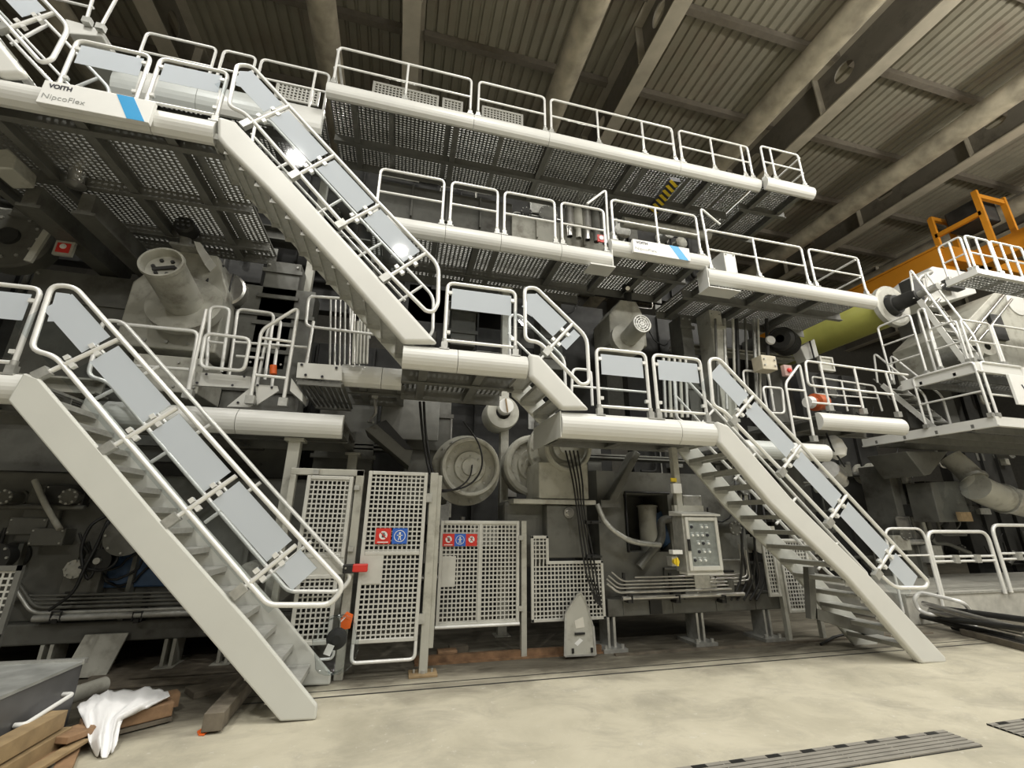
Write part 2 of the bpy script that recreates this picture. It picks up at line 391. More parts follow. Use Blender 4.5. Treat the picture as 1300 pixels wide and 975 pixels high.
w_g = walkway('low walkway behind the big left stair, above the mesh gates', xg0-.9, xg1, YLF, 8.4, ZL, .34, (at(303, 518, YLF).x,), step=.85)
YE = 7.5
e0, e1 = at(148, 84, YE), at(412, 137, YE)
w_e = walkway('rear upper walkway seen behind the glazed railings at upper left', e0.x, e1.x, YE, 9.2, e1.z, .62, (at(255, 106, YE).x, at(366, 128, YE).x))
x0_, x1_ = at(985, 566, 6.6).x, at(1052, 564, 6.6).x
zq = ZL
w_h = walkway('low walkway stub behind the upper part of the right stair', at(945, 560, 6.9).x, at(1052, 564, 6.9).x, 6.9, 8.3, az(1052, 564, 6.9), .34)
print('stub z', az(1052, 564, 6.9))
YR = 7.0
w_k = walkway('pale walkway right of the right stair with many posts', at(1040, 522, YR).x, at(1149, 534, YR).x, YR, 9.0, 4.12, .36)

# ------------------------------------------------------------------ stairs
def strpoly(pts, y, th, nm, parent, mt=string_m, lip=True):
    w = [at(px, py, D) for px, py in pts]; w = [V((p.x, y, p.z)) for p in w]
    o = MB().prism(w, (0, th, 0)).build(nm, mt, parent, bevel=.018 if th < .1 else .058)
    if th > .1:
        o.modifiers['bevel'].segments = 5
        for p in o.data.polygons: p.use_smooth = True
        wn = o.modifiers.new('wn', 'WEIGHTED_NORMAL'); wn.keep_sharp = False
    return o
def stair(label, poly, top, bot, n, width=.95, up_left=False, bow=True):
    """poly: outline of the outer stringer in the photo; top/bot: first and last nosing as world (x,z)"""
    w = [at(px, py, D) for px, py in poly]
    t = thing('steel_staircase', ((top[0]+bot[0])/2, D, min(p.z for p in w)), label, 'staircase')
    strpoly(poly, D-.06, .13 if bow else .06, 'outer_stringer', t, fascia_m if bow else string_m)
    strpoly(poly, D+width-.03, .06, 'inner_stringer', t)
    dx = (bot[0]-top[0])/n; dz = (bot[1]-top[1])/n
    for i in range(1, n):
        s = 1 if dx > 0 else -1; x, z = top[0]+dx*i-s*.16, top[1]+dz*i
        b = MB(); w_ = .27
        b.span((x-s*.13, D+.075, z-.028), (x+s*.14, D+width-.04, z))
        b.span((x+s*.12, D+.022, z-.06), (x+s*.138, D+width-.042, z-.01)); b.span((x-s*.128, D+.022, z-.06), (x-s*.115, D+width-.042, z-.01))
        for e in (D+.02, D+width-.045): b.span((x-s*.126, e+.002, z-.10), (x+s*.136, e+.008, z-.004))
        b.build('tread', tread_m, t)
    return t
st_l = stair('big front left stair with a flat grey stringer down to the floor',
  [(35, 475), (54, 482), (132, 573), (212, 668), (325, 796), (404, 893), (402, 911), (357, 913), (205, 735), (15, 510)],
  (xLs, ZL), (at(404, 893, D).x, 0.02), 15, bow=False)
st_r = stair('right front stair with open treads down to the floor',
  [(907, 535), (922, 541), (1000, 631), (1102, 732), (1196, 833), (1197, 841), (1166, 842), (1071, 733), (975, 640), (910, 563)],
  (xRs, ZL), (at(1197, 842, D).x-.1, 0.0), 15)
st_u = stair('long upper stair from the sign board walkway down to the middle landing',
  [(277, 150), (300, 157), (381, 244), (470, 342), (556, 437), (512, 437), (430, 343), (340, 244), (286, 190), (277, 178)],
  (xu1, ZU), (at(550, 437, D).x, ZM), 14)
st_s = stair('short stair between the middle landing and the low right walkway',
  [(670, 449), (684, 452), (717, 488), (748, 521), (712, 521), (680, 488), (671, 480)],
  (xm1, ZM), (at(745, 521, D).x, ZL), 4)
st_t = stair('stair at the top left corner climbing out of the picture',
  [(37, 98), (0, 99), (-60, 20), (-130, -60), (-95, -70), (-20, 30), (0, 52)],
  (at(-60, -20, D).x, ZU+1.4), (at(37, 98, D).x, ZU), 8)

# ------------------------------------------------------------------ railings
RR = .026
def foot(x, Y, z, parent):
    MB().box((x, Y, z+.045), (.085, .07, .10)).cyl((x, Y, z+.09), (x, Y, z+.15), .036, n=12).box((x, Y-.01, z-.01), (.13, .10, .02)).build('post_foot', galv, parent)
def clamp(p, parent, along=(1, 0, 0)):
    MB().box(p, (.05, .05, .045)).build('glass_clamp', rail_m, parent)
def rail(label, Y, z, fx, h=1.02, bars=(.5,), posts=(), group=None, glaze=False, ret=None, rnd=.10, yoff=.07, cat='railing', low=.13, feet=True, mid=None):
    """fx: photo pixels of the outer feet; posts: further feet between; bars: heights as a share of h"""
    Yp = Y+yoff
    xa_, xb_ = at(fx[0][0], fx[0][1], Yp).x, at(fx[1][0], fx[1][1], Yp).x
    t = thing('guard_rail', ((xa_+xb_)/2, Yp, z), label, cat, group)
    P = lambda x, hh: V((x, Yp, z+hh))
    MB().tube([P(xa_, 0), P(xa_, h), P(xb_, h), P(xb_, 0)], RR, fillet=rnd).build('frame', rail_m, t)
    for bh in bars: MB().tube([P(xa_, h*bh), P(xb_, h*bh)], RR*.85).build('bar', rail_m, t)
    xs = [xa_, xb_]
    for q in posts:
        x = at(q[0], q[1], Yp).x; xs.append(x); MB().tube([P(x, 0), P(x, h)], RR*.95).build('post', rail_m, t)
    if feet:
        for x in xs: foot(x, Yp, z, t)
    if glaze:
        MB().tube([P(xa_, low), P(xb_, low)], RR*.85).build('bar', rail_m, t)
        g = .055
        cp = MB().span((xa_+g, Yp-.004, z+low+.05), (xb_-g, Yp+.004, z+h-.075)).build('clear_panel', clear, t)
        MB().span((xa_+g+.01, Yp-.009, z+h-.075-.33), (xb_-g-.01, Yp-.005, z+h-.085)).build('frosted_band', frost, cp)
        for x, s in ((xa_, 1), (xb_, -1)):
            for hh in (low+.12, h-.16): clamp((x+s*.045, Yp, z+hh), t)
    if ret:                               # frame turning back along the deck at one end
        x, L = ret
        MB().tube([V((x, Yp+.05, z+h*.99)), V((x, Yp+L, z+h*.99)), V((x, Yp+L, z))], RR, fillet=.1).tube([V((x, Yp+.05, z+h*.5)), V((x, Yp+L, z+h*.5))], RR*.85).build('return_rail', rail_m, t)
    return t
GL = 'glazed railing panels on the outer walkways'
rail('glazed railing panel at the left picture edge above the big left stair', D, ZL, ((-60, 470), (14, 472)), glaze=True, bars=(), group=GL)
rail('glazed railing panel above the large sign board, left of two', D, ZU, ((78, 100), (175, 120)), h=.93, glaze=True, bars=(), group=GL)
rail('glazed railing panel at the head of the long upper stair, right of two', D, ZU, ((188, 122), (276, 145)), h=.93, glaze=True, bars=(), group=GL)
rail('glazed railing panel on the middle landing at the foot of the long upper stair', D, ZM, ((564, 438), (654, 444)), glaze=True, bars=(), group=GL)
rail('glazed railing panel on the low right walkway, by the foot of the short stair', D, ZL, ((761, 521), (826, 527)), glaze=True, bars=(), group=GL)
rail('glazed railing panel on the low right walkway, by the head of the right stair', D, ZL, ((836, 527), (898, 532)), glaze=True, bars=(), group=GL)
GT = 'tubular railings on the topmost walkway'
rail('railing at the left tip of the topmost walkway, with one middle post', YT, ZT, ((424, 99), (597, 139)), posts=((515, 118),), group=GT, ret=(xt[0]+.05, 1.3))
rail('short railing panel without middle post on the topmost walkway', YT, ZT, ((607, 141), (692, 160)), group=GT)
rail('longest railing panel of the topmost walkway, with two middle posts', YT, ZT, ((700, 162), (857, 198)), posts=((760, 176), (818, 190)), group=GT)
rail('railing panel near the right end of the topmost walkway, with two close posts', YT, ZT, ((866, 200), (955, 220)), posts=((907, 210), (946, 218)), group=GT)
rail('last small railing panel on the tip of the topmost walkway', YT-.12, ZT, ((973, 224), (1022, 236)), group=GT, ret=(xt2-.06, 1.6), posts=((985, 226),))
GA = 'tubular railings on the middle upper walkway'
rail('railing panel directly right of the long upper stair on the middle upper walkway', YB, ZU, ((478, 262), (561, 280)), group=GA)
rail('narrow railing panel on the middle upper walkway, second from the long stair', YB, ZU, ((571, 281), (631, 292)), group=GA)
rail('narrow railing panel on the middle upper walkway, third from the long stair', YB, ZU, ((640, 293), (705, 304)), group=GA)
rail('narrow railing panel on the middle upper walkway, beside the raised section', YB, ZU, ((714, 306), (769, 316)), group=GA)
rail('railing above the small sign board on the raised section', YB, ZU+.32, ((779, 298), (889, 318)), posts=((836, 307),), group='tubular railings right of the small sign board')
rail('railing panel right of the small sign board on the right upper walkway', YB, ZU, ((902, 340), (1027, 361)), posts=((964, 350),), group='tubular railings right of the small sign board')
rail('last railing panel on the right upper walkway before the olive roll', YB, ZU, ((1036, 362), (1100, 372)), group='tubular railings right of the small sign board', ret=(xc1-.12, 1.4))
GE = 'rear railings on the upper left'
he = at(266, 52, YE).z-e1.z-.07
rail('rear railing seen above the left glazed panel at upper left', YE, e1.z, ((170, 88), (262, 107)), h=he, group=GE, feet=False)
rail('small rear railing behind the top of the long upper stair', YE, e1.z, ((272, 109), (314, 118)), h=he, group=GE, feet=False)
rail('rear railing with a white mesh panel, left of the topmost walkway', YE, e1.z, ((322, 119), (411, 137)), h=he, posts=((393, 133),), group=GE, feet=False)

def stair_rail(label, loop, cross, brk, slope, y0=D, rear=.93, infill=(), closed=True, first=None, group='railings on the staircases', both=True):
    """loop: photo pixels of the tube; cross: crossbars; slope: indices of the two top corners carrying the infill"""
    W = [at(px, py, y0) for px, py in loop]
    cx = sum(p.x for p in W)/len(W); zmin = min(p.z for p in W)
    t = thing('stair_railing', (cx, y0, zmin), 'outer glazed railing of the '+label, 'railing', group)
    MB().tube(W, RR*1.08, closed=closed, fillet=.14).build('frame', rail_m, t)
    CR = [(at(a[0], a[1], y0), at(b_[0], b_[1], y0)) for a, b_ in cross]
    for a, b_ in CR:
        d = (b_-a); L = d.length; d.normalize()
        MB().tube([a, b_], RR).build('crossbar', rail_m, t)
        MB().box(b_-d*.04-V((0, .02, 0)), (.14, .075, .10), M.Rotation(-math.atan2(d.z, d.x), 3, 'Y')).build('bracket', galv, t)
        for k in (.30, .62):
            p = a+(b_-a)*k; q = V((-d.z, 0, d.x))
            for s in (-1, 1): MB().box(p+q*s*.055, (.05, .055, .05), M.Rotation(-math.atan2(d.z, d.x), 3, 'Y')).build('glass_clamp', rail_m, t)
    A, B = at(slope[0][0], slope[0][1], y0), at(slope[1][0], slope[1][1], y0)
    dd = (B-A); L = dd.length; dd.normalize(); nn = V((dd.z, 0, -dd.x)); 
    if nn.z > 0: nn = -nn
    tc = [0.] + [max(0, min(L, (a-A).dot(dd))) for a, b_ in CR] + [L]
    segs = [(u+.06, v-.06) for u, v in zip(tc, tc[1:]) if v-u > .25]
    for u, v in segs:
        P = lambda s, o, yy: V((A.x+dd.x*s+nn.x*o, y0+yy, A.z+dd.z*s+nn.z*o))
        cp = MB().prism([P(u, .06, -.004), P(v, .06, -.004), P(v, infill[1], -.004), P(u, infill[1], -.004)], (0, .008, 0)).build('clear_panel', clear, t)
        MB().prism([P(u+.01, .065, -.009), P(v-.01, .065, -.009), P(v-.01, infill[0], -.009), P(u+.01, infill[0], -.009)], (0, .004, 0)).build('frosted_band', frost, cp)
    if first:
        w = [at(px, py, y0-.007) for px, py in first]; MB().prism(w, (0, .004, 0)).build('frosted_band', frost, t)
    if both:
        r = thing('stair_railing', (cx, y0+rear, zmin), 'inner plain tube railing of the '+label, 'railing', group)
        sh = V((0, rear, 0))
        MB().tube([p+sh for p in W], RR, closed=closed, fillet=.14).build('frame', rail_m, r)
        m_ = [A+nn*.40+dd*.1+sh, B+nn*.40-dd*.1+sh]; MB().tube(m_, RR*.8).build('bar', rail_m, r)
        for a, b_ in CR: MB().tube([a+sh, b_+sh], RR*.9).build('crossbar', rail_m, r)
    return t
stair_rail('big front left stair', [(66, 362), (95, 364), (325, 622), (437, 744), (420, 768), (340, 768), (325, 751), (160, 559), (70, 452), (39, 444)],
  [((150, 431), (50, 478)), ((225, 518), (133, 573)), ((300, 604), (214, 664)), ((376, 692), (300, 754))], True, ((95, 364), (414, 721)), infill=(.37, .66),
  first=[(71, 371), (88, 373), (100, 388), (84, 412), (77, 408), (60, 408)])
stair_rail('right front stair', [(900, 456), (912, 455), (1016, 564), (1178, 738), (1175, 746), (1136, 746), (1119, 731), (992, 597), (918, 521), (905, 515)],
  [((956, 503), (928, 537)), ((1016, 565), (989, 602)), ((1075, 628), (1049, 666)), ((1135, 692), (1110, 731))], True, ((912, 455), (1170, 732)), infill=(.36, .64))
stair_rail('long upper stair', [(301, 82), (320, 84), (481, 258), (557, 337), (556, 386), (550, 396), (541, 395), (497, 351), (437, 286), (325, 158), (310, 143), (290, 135)],
  [((367, 135), (310, 161)), ((425, 197), (371, 226)), ((482, 260), (430, 288)), ((540, 322), (486, 356))], True, ((320, 84), (550, 330)), infill=(.36, .62),
  first=[(304, 90), (319, 91), (326, 99), (310, 112), (299, 108)])
stair_rail('short stair', [(666, 366), (680, 365), (745, 428), (748, 486), (738, 489), (697, 447), (684, 434), (667, 432)],
  [((727, 411), (692, 449))], True, ((680, 365), (744, 427)), infill=(.40, .62), first=[(669, 373), (680, 373), (689, 382), (675, 402), (669, 398)])
stair_rail('stair climbing out at the top left corner', [(88, 35), (30, -27), (-60, -120), (-110, -100), (-60, -42), (0, 22), (52, 80), (66, 76)],
  [((68, 17), (0, 40)), ((-5, -60), (-60, -35))], True, ((84, 31), (-55, -115)), infill=(.36, .60), both=True)

# ------------------------------------------------------------------ fences and gates
YF = 6.5
def pspan(x0, y0, x1, y1, Ya, Yb):        # box whose front face (plane Ya) covers a photo rectangle
    a, b = at(x0, y0, Ya), at(x1, y1, Ya); return (a.x, Ya, a.z), (b.x, Yb, b.z)
def pbox(mb, x0, y0, x1, y1, Ya, Yb): return mb.span(*pspan(x0, y0, x1, y1, Ya, Yb))
def meshfill(x0, x1, z0, z1, Y, parent, pitch=.060, bar=.0185):
    b = MB(); n = max(2, round((x1-x0)/pitch)); s = (x1-x0)/n
    for i in range(1, n): b.span((x0+i*s-bar/2, Y, z0), (x0+i*s+bar/2, Y+.006, z1))
    n = max(2, round((z1-z0)/pitch)); s = (z1-z0)/n
    for i in range(1, n): b.span((x0, Y-.001, z0+i*s-bar/2), (x1, Y+.007, z0+i*s+bar/2))
    return b.build('wire_mesh', mesh_m, parent)
def mframe(x0, x1, z0, z1, Y, parent, w=.05, d=.04, mid=(), mids=()):
    b = MB()
    for a, c in (((x0, z0), (x0+w, z1)), ((x1-w, z0), (x1, z1)), ((x0+w, z0), (x1-w, z0+w)), ((x0+w, z1-w), (x1-w, z1))):
        b.span((a[0], Y-d/2, a[1]), (c[0], Y+d/2, c[1]))
    for z in mid: b.span((x0+w, Y-d/2, z-w/2), (x1-w, Y+d/2, z+w/2))
    for x in mids: b.span((x-w/2, Y-d/2, z0+w), (x+w/2, Y+d/2, z1-w))
    return b.build('frame', mesh_m, parent, bevel=.008)
def sign(kind, px, py, s, Y, label):
    c = at(px, py, Y); 
    t = thing('safety_sign', (c.x, Y, c.z-s/2), label, 'sign', 'small safety signs on the mesh fence')
    MB().box((c.x, Y, c.z), (s, .006, s)).build('plate', sblue if kind == 'b' else red, t)
    o = V((c.x, Y-.004, c.z+(.0 if kind == 'b' else s*.05))); r = s*.34
    if kind == 'b':
        MB().lathe(o, (0, -1, 0), [(0, r*1.12), (.002, r*1.12), (.002, r), (0, r)], 28).build('ring', white, t)
        q = MB().lathe(o+V((0, 0, r*.55)), (0, -1, 0), [(0, .0), (.002, 0), (.002, r*.2), (0, r*.2)], 14)
        q.bar(o+V((0, -.002, r*.35)), o+V((0, -.002, -r*.25)), .004, r*.42, (1, 0, 0)); q.bar(o+V((-r*.1, -.002, -r*.2)), o+V((-r*.25, -.002, -r*.8)), .004, r*.16, (1, 0, 0)); q.bar(o+V((r*.1, -.002, -r*.2)), o+V((r*.25, -.002, -r*.8)), .004, r*.16, (1, 0, 0))
        q.bar(o+V((-r*.55, -.002, r*.15)), o+V((r*.55, -.002, r*.15)), .004, r*.14); q.build('pictogram', white, t)
    else:
        MB().lathe(o, (0, -1, 0), [(.001, 0), (.002, r), (0, r)], 28).build('disc', white, t)
        MB().lathe(o, (0, -1, 0), [(0, r*1.0), (.004, r*1.0), (.004, r*.8), (0, r*.8)], 28).build('ring', red, t)
        q = MB()
        if kind == 'h':
            q.box(o+V((0, -.003, -r*.18)), (r*.5, .003, r*.5))
            for k in range(4): q.bar(o+V((-r*.19+k*r*.13, -.003, 0)), o+V((-r*.24+k*r*.16, -.003, r*.5)), .003, r*.1, (1, 0, 0))
            q.bar(o+V((r*.2, -.003, -r*.2)), o+V((r*.45, -.003, r*.12)), .003, r*.1, (1, 0, 0))
        else:
            q.lathe(o+V((r*.1, -.001, r*.5)), (0, -1, 0), [(.003, 0), (.003, r*.14), (0, r*.14)], 12)
            for a, b_ in (((.05, .35), (-.05, -.1)), ((-.05, -.1), (.3, -.35)), ((-.05, -.1), (-.3, -.5)), ((.05, .25), (.4, .1)), ((.05, .25), (-.3, .15))):
                q.bar(o+V((a[0]*r, -.003, a[1]*r)), o+V((b_[0]*r, -.003, b_[1]*r)), .003, r*.15, (1, 0, 0))
        q.build('pictogram', ink, t)
        MB().bar(o+V((-r*.6, -.0045, r*.6)), o+V((r*.6, -.0045, -r*.6)), .002, r*.18, (1, 0, 1)).build('slash', red, t)
        if kind == 'h': MB().box(o+V((0, -.001, -s*.44)), (s*.7, .003, s*.06)).build('text_strip', white, t)
    return t
X = lambda px, py, Y=YF: at(px, py, Y).x
Z = lambda px, py, Y=YF: at(px, py, Y).z
# gate post frame and gates
t = thing('gate_portal', (X(415, 700), YF+.1, 0), 'grey portal frame of square posts around the narrow left mesh gate', 'gate frame')
xa_, xb_ = X(379, 598)-.06, X(457, 598)
MB().span((xb_-.05, YF+.05, 0), (xb_+.06, YF+.15, Z(457, 596))).build('post', machl, t, bevel=.01)
MB().span((xa_-.05, YF+.05, Z(457, 596)-.09), (xb_+.06, YF+.15, Z(457, 596))).build('top_beam', machl, t, bevel=.01)
MB().span((xa_-.05, YF+.05, 0), (xa_+.03, YF+.15, Z(457, 596)-.09)).build('post', machl, t, bevel=.01)
for px, py in ((401, 599), (453, 619), (445, 697)): MB().box((X(px, py), YF+.03, Z(px, py)), (.07, .05, .06)).build('hinge', galv, t)
g1x0, g1x1 = X(384, 650), X(444, 650)
t = thing('mesh_gate', ((g1x0+g1x1)/2, YF, .1), 'narrow mesh gate between square posts, partly behind the big left stair', 'mesh gate')
zt, zm, zb = Z(449, 605), Z(436, 708), Z(420, 818)
mframe(g1x0, g1x1, zm, zt, YF, t); meshfill(g1x0+.04, g1x1-.04, zm, zt, YF, t)
mframe(g1x0+.05, g1x1-.05, zb, zm-.20, YF, t); meshfill(g1x0+.09, g1x1-.09, zb, zm-.22, YF, t)
MB().span((g1x0+.02, YF-.01, zm-.2), (g1x1, YF+.01, zm)).build('lock_plate', mesh_m, t)
MB().tube([(g1x0+.1, YF, zb), (g1x0+.1, YF, zb-.16), (g1x1, YF, zb-.16), (g1x1, YF, zb)], .018, fillet=.06).build('bottom_bar', rail_m, t)
g2x0, g2x1 = X(452, 760), X(537, 700)
t = thing('mesh_gate', ((g2x0+g2x1)/2, YF, .1), 'tall mesh door with a red and a blue safety sign, beside the tall post', 'mesh gate')
zt, zm, zb = Z(505, 599), Z(497, 702), Z(488, 815)
mframe(g2x0, g2x1, zb, zt, YF-.02, t, mid=(zm,)); meshfill(g2x0+.04, g2x1-.04, zb+.03, zt-.03, YF-.02, t)
MB().tube([(g2x0+.02, YF-.02, zb), (g2x0+.02, YF-.02, zb-.21), (g2x1-.02, YF-.02, zb-.21), (g2x1-.02, YF-.02, zb)], .022, fillet=.07).build('bottom_bar', rail_m, t)
MB().span((g2x0+.04, YF-.035, Z(470, 741)), (g2x0+.30, YF-.022, zm-.02)).build('blank_plate', mesh_m, t)
for z in (zb+.25, zt-.35): MB().box((g2x1+.03, YF, z), (.09, .05, .12)).build('hinge', galv, t)
t = thing('gate_lock', (X(450, 721), YF-.08, Z(450, 726)), 'black lock block with a red handle between the two mesh gates', 'lock')
MB().box((X(444, 721), YF-.09, Z(444, 721)), (.15, .07, .11)).build('lock_body', black, t, bevel=.01)
MB().box((X(458, 720), YF-.10, Z(458, 720)), (.19, .06, .10)).build('handle', red, t, bevel=.015)
MB().cyl((X(440, 720), YF-.125, Z(440, 720)), (X(440, 720), YF-.135, Z(440, 720)), .012).build('key_barrel', steel, t)
px0, px1 = X(543, 720)-.035, X(543, 720)+.075
t = thing('fence_post', ((px0+px1)/2, YF+.05, 0), 'tall square fence post on a floor plate right of the mesh door', 'post')
MB().span((px0, YF+.0, 0.02), (px1, YF+.11, Z(552, 600))).build('post', machl, t, bevel=.008)
MB().span((px0+.10, YF+.03, .3), (px1+.06, YF+.14, Z(552, 603))).build('side_rail', machl, t, bevel=.008)
MB().box(((px0+px1)/2, YF+.05, .015), (.36, .26, .03)).build('base_plate', woodl, t, bevel=.005)
MB().box(((px0+px1)/2, YF+.0, .04), (.05, .05, .05)).cyl((px0-.06, YF+.04, .03), (px0-.06, YF+.04, .07), .016, n=6).cyl((px1+.06, YF+.04, .03), (px1+.06, YF+.04, .07), .016, n=6).build('anchor_bolts', galv, t)
Y3 = 6.95
a, b_ = X(556, 730, Y3), X(659, 730, Y3)
t = thing('mesh_fence', ((a+b_)/2, Y3, Z(605, 794, Y3)), 'wide low mesh fence panel with a centre bar and three safety signs', 'mesh panel')
zt, zb = Z(609, 661, Y3), Z(605, 794, Y3)
mframe(a, b_, zb, zt, Y3, t, mids=((a+b_)/2+.0,)); meshfill(a+.04, b_-.04, zb, zt, Y3, t)
MB().tube([(a-.01, Y3-.02, zb-.0), (b_, Y3-.02, zb-.0)], .024).build('bottom_bar', rail_m, t)
MB().span((a+.05, Y3-.018, Z(566, 745, Y3)), (a+.25, Y3-.008, Z(566, 706, Y3))).build('blank_plate', mesh_m, t)
t = thing('fence_post', (b_+.09, Y3+.05, 0), 'short square post between the two low mesh fence panels', 'post')
MB().span((b_+.04, Y3, 0), (b_+.12, Y3+.1, zt)).build('post', machl, t); MB().box((b_+.02, Y3-.01, zt-.25), (.08, .03, .07)).build('hinge', galv, t); MB().box((b_+.02, Y3-.01, zb+.2), (.08, .03, .07)).build('hinge', galv, t)
a4, c4, d4 = X(674, 735, Y3), X(697, 735, Y3), X(767, 750, Y3)
z0, z1, z2 = Z(722, 788, Y3), Z(720, 712, Y3), Z(685, 680, Y3)
t = thing('mesh_fence', ((a4+d4)/2, Y3, z0), 'low L-shaped mesh panel cut out around the bearing pedestal', 'mesh panel')
b = MB(); w = .045
for p, q in (((a4, z0), (a4+w, z2)), ((a4, z2-w), (c4, z2)), ((c4-w, z1), (c4, z2)), ((c4-w, z1-w), (d4, z1)), ((d4-w, z0), (d4, z1)), ((a4, z0), (d4, z0+w))): b.span((p[0], Y3-.02, p[1]), (q[0], Y3+.02, q[1]))
b.build('frame', mesh_m, t, bevel=.006)
meshfill(a4+.02, d4-.02, z0+.02, z1-.02, Y3, t); meshfill(a4+.02, c4-.02, z1-.02, z2-.02, Y3, t)
Y5 = 6.9
for (u0, u1, yt, yb, lab) in ((962, 985, 668, 758, 'narrow mesh panel behind the treads of the right stair'), (986, 1030, 684, 778, 'wider mesh panel at the back under the right stair')):
    xm = (yt+yb)/2; a, c = X(u0+8, xm, Y5), X(u1, xm, Y5); q0, q1 = Z((u0+u1)/2, yb, Y5), Z((u0+u1)/2, yt, Y5)
    t = thing('mesh_fence', ((a+c)/2, Y5, q0), lab, 'mesh panel'); mframe(a, c, q0, q1, Y5, t); meshfill(a+.04, c-.04, q0, q1, Y5, t)
    MB().span((c+.02, Y5, 0), (c+.09, Y5+.08, q1)).build('post', machl, t)
Y6 = 6.0
a, c = X(-40, 760, Y6), X(18, 760, Y6); q0, q1 = Z(0, 812, Y6), Z(10, 718, Y6)
t = thing('mesh_fence', ((a+c)/2, Y6, q0), 'dark framed mesh panel at the left picture edge', 'mesh panel')
b = MB().span((a, Y6-.02, q0), (a+.05, Y6+.02, q1)).span((c-.05, Y6-.02, q0-.4), (c, Y6+.02, q1)).span((a, Y6-.02, q1-.05), (c, Y6+.02, q1)).span((a, Y6-.02, q0), (c, Y6+.02, q0+.05)); b.build('frame', under_m, t)
meshfill(a+.04, c-.04, q0, q1, Y6, t)
sz = .20
sign('h', 486.5, 680.5, sz, YF-.05, 'red hand warning sign on the tall mesh door'); sign('b', 507.5, 680.5, sz, YF-.05, 'blue round-pictogram sign on the tall mesh door')
sign('h', 569.5, 685.5, sz*.88, Y3-.03, 'red hand warning sign, leftmost of the three on the wide low panel'); sign('b', 584, 685.5, sz*.86, Y3-.03, 'blue sign in the middle of the three on the wide low panel'); sign('n', 598.5, 685.5, sz*.86, Y3-.03, 'red no-entry figure sign, rightmost of the three on the wide low panel')

# ------------------------------------------------------------------ name boards
def board(x0, y0, x1, y1, Y, label, w, hh, tx):
    a = at(x0, y0, Y); b_ = at(x1, y1, Y)
    t = thing('name_board', ((a.x+b_.x)/2, Y, a.z-hh), label, 'sign board')
    xl, xr, zt_, zb_ = a.x, b_.x, a.z, a.z-hh; W = xr-xl
    bd = MB().span((xl, Y, zb_), (xr, Y+.07, zt_)).build('board', white, t, bevel=.006)
    MB().prism([(xl+W*.64, Y-.003, zt_-.004), (xl+W*.80, Y-.003, zt_-.004), (xl+W*.965, Y-.003, zb_+.004), (xl+W*.80, Y-.003, zb_+.004)], (0, .003, 0)).build('blue_stripe', blue, bd)
    q = text('VOITH', hh*.25, .001, .003); mx = max(p.x for p in q.v); place_text(q, (xl+W*.055, Y-.003, zt_-hh*.30), (1, 0, 0), (0, 0, 1), W*.20/mx); q.build('lettering', ink, bd)
    q = text('NipcoFlex', hh*.30, .001, -.001); mx = max(p.x for p in q.v); place_text(q, (xl+W*.025, Y-.003, zb_+hh*.22), (1, 0, 0), (0, 0, 1), W*.38/mx); q.build('lettering', greytxt, bd)
board(57, 101, 198, 126, D-.10, 'large white name board with a blue slanted stripe, at upper left', 1, .36, 1)
board(803, 303, 875, 317, YB-.11, 'small white name board with a blue slanted stripe, right of centre', 1, .31, 1)

# ------------------------------------------------------------------ the machine behind the walkways
def boltring(mb, o, d, R, n, r=.018, h=.02, a0=0.):
    o, d = V(o), V(d).normalized(); u = V((0, 0, 1)) if abs(d.z) < .9 else V((0, 1, 0)); x = d.cross(u).normalized(); u = x.cross(d)
    for k in range(n):
        a = a0+2*PI*k/n; p = o+(x*math.cos(a)+u*math.sin(a))*R; mb.cyl(p, p+d*h, r, n=6)
    return mb
def block(label, name, cat, px, Ya, Yb, mt, bolts=0, ribs=0, lip=0., group=None, bevel=.015):
    """a cast machine block whose front covers a photo rectangle; with flange lips, ribs and bolts"""
    a, b_ = pspan(*px, Ya, Yb); x0, x1 = sorted((a[0], b_[0])); z0, z1 = sorted((a[2], b_[2]))
    t = thing(name, ((x0+x1)/2, Ya, z0), label, cat, group)
    MB().span((x0, Ya, z0), (x1, Yb, z1)).build('body', mt, t, bevel=bevel)
    if lip: MB().span((x0-lip, Ya-lip, z0), (x1+lip, Yb, z0+.05)).span((x0-lip, Ya-lip, z1-.05), (x1+lip, Yb, z1)).build('flange', mt, t, bevel=.008)
    for k in range(ribs):
        x = x0+(x1-x0)*(k+1)/(ribs+1); MB().span((x-.02, Ya-.09, z0+.05), (x+.02, Ya, z1-.05)).build('rib', mt, t)
    if bolts:
        q = MB()
        for k in range(bolts):
            x = x0+.06+(x1-x0-.12)*k/max(1, bolts-1)
            for z in (z0+.10, z1-.10): q.cyl((x, Ya, z), (x, Ya-.03, z), .022, n=6)
        q.build('bolts', galv, t)
    return t
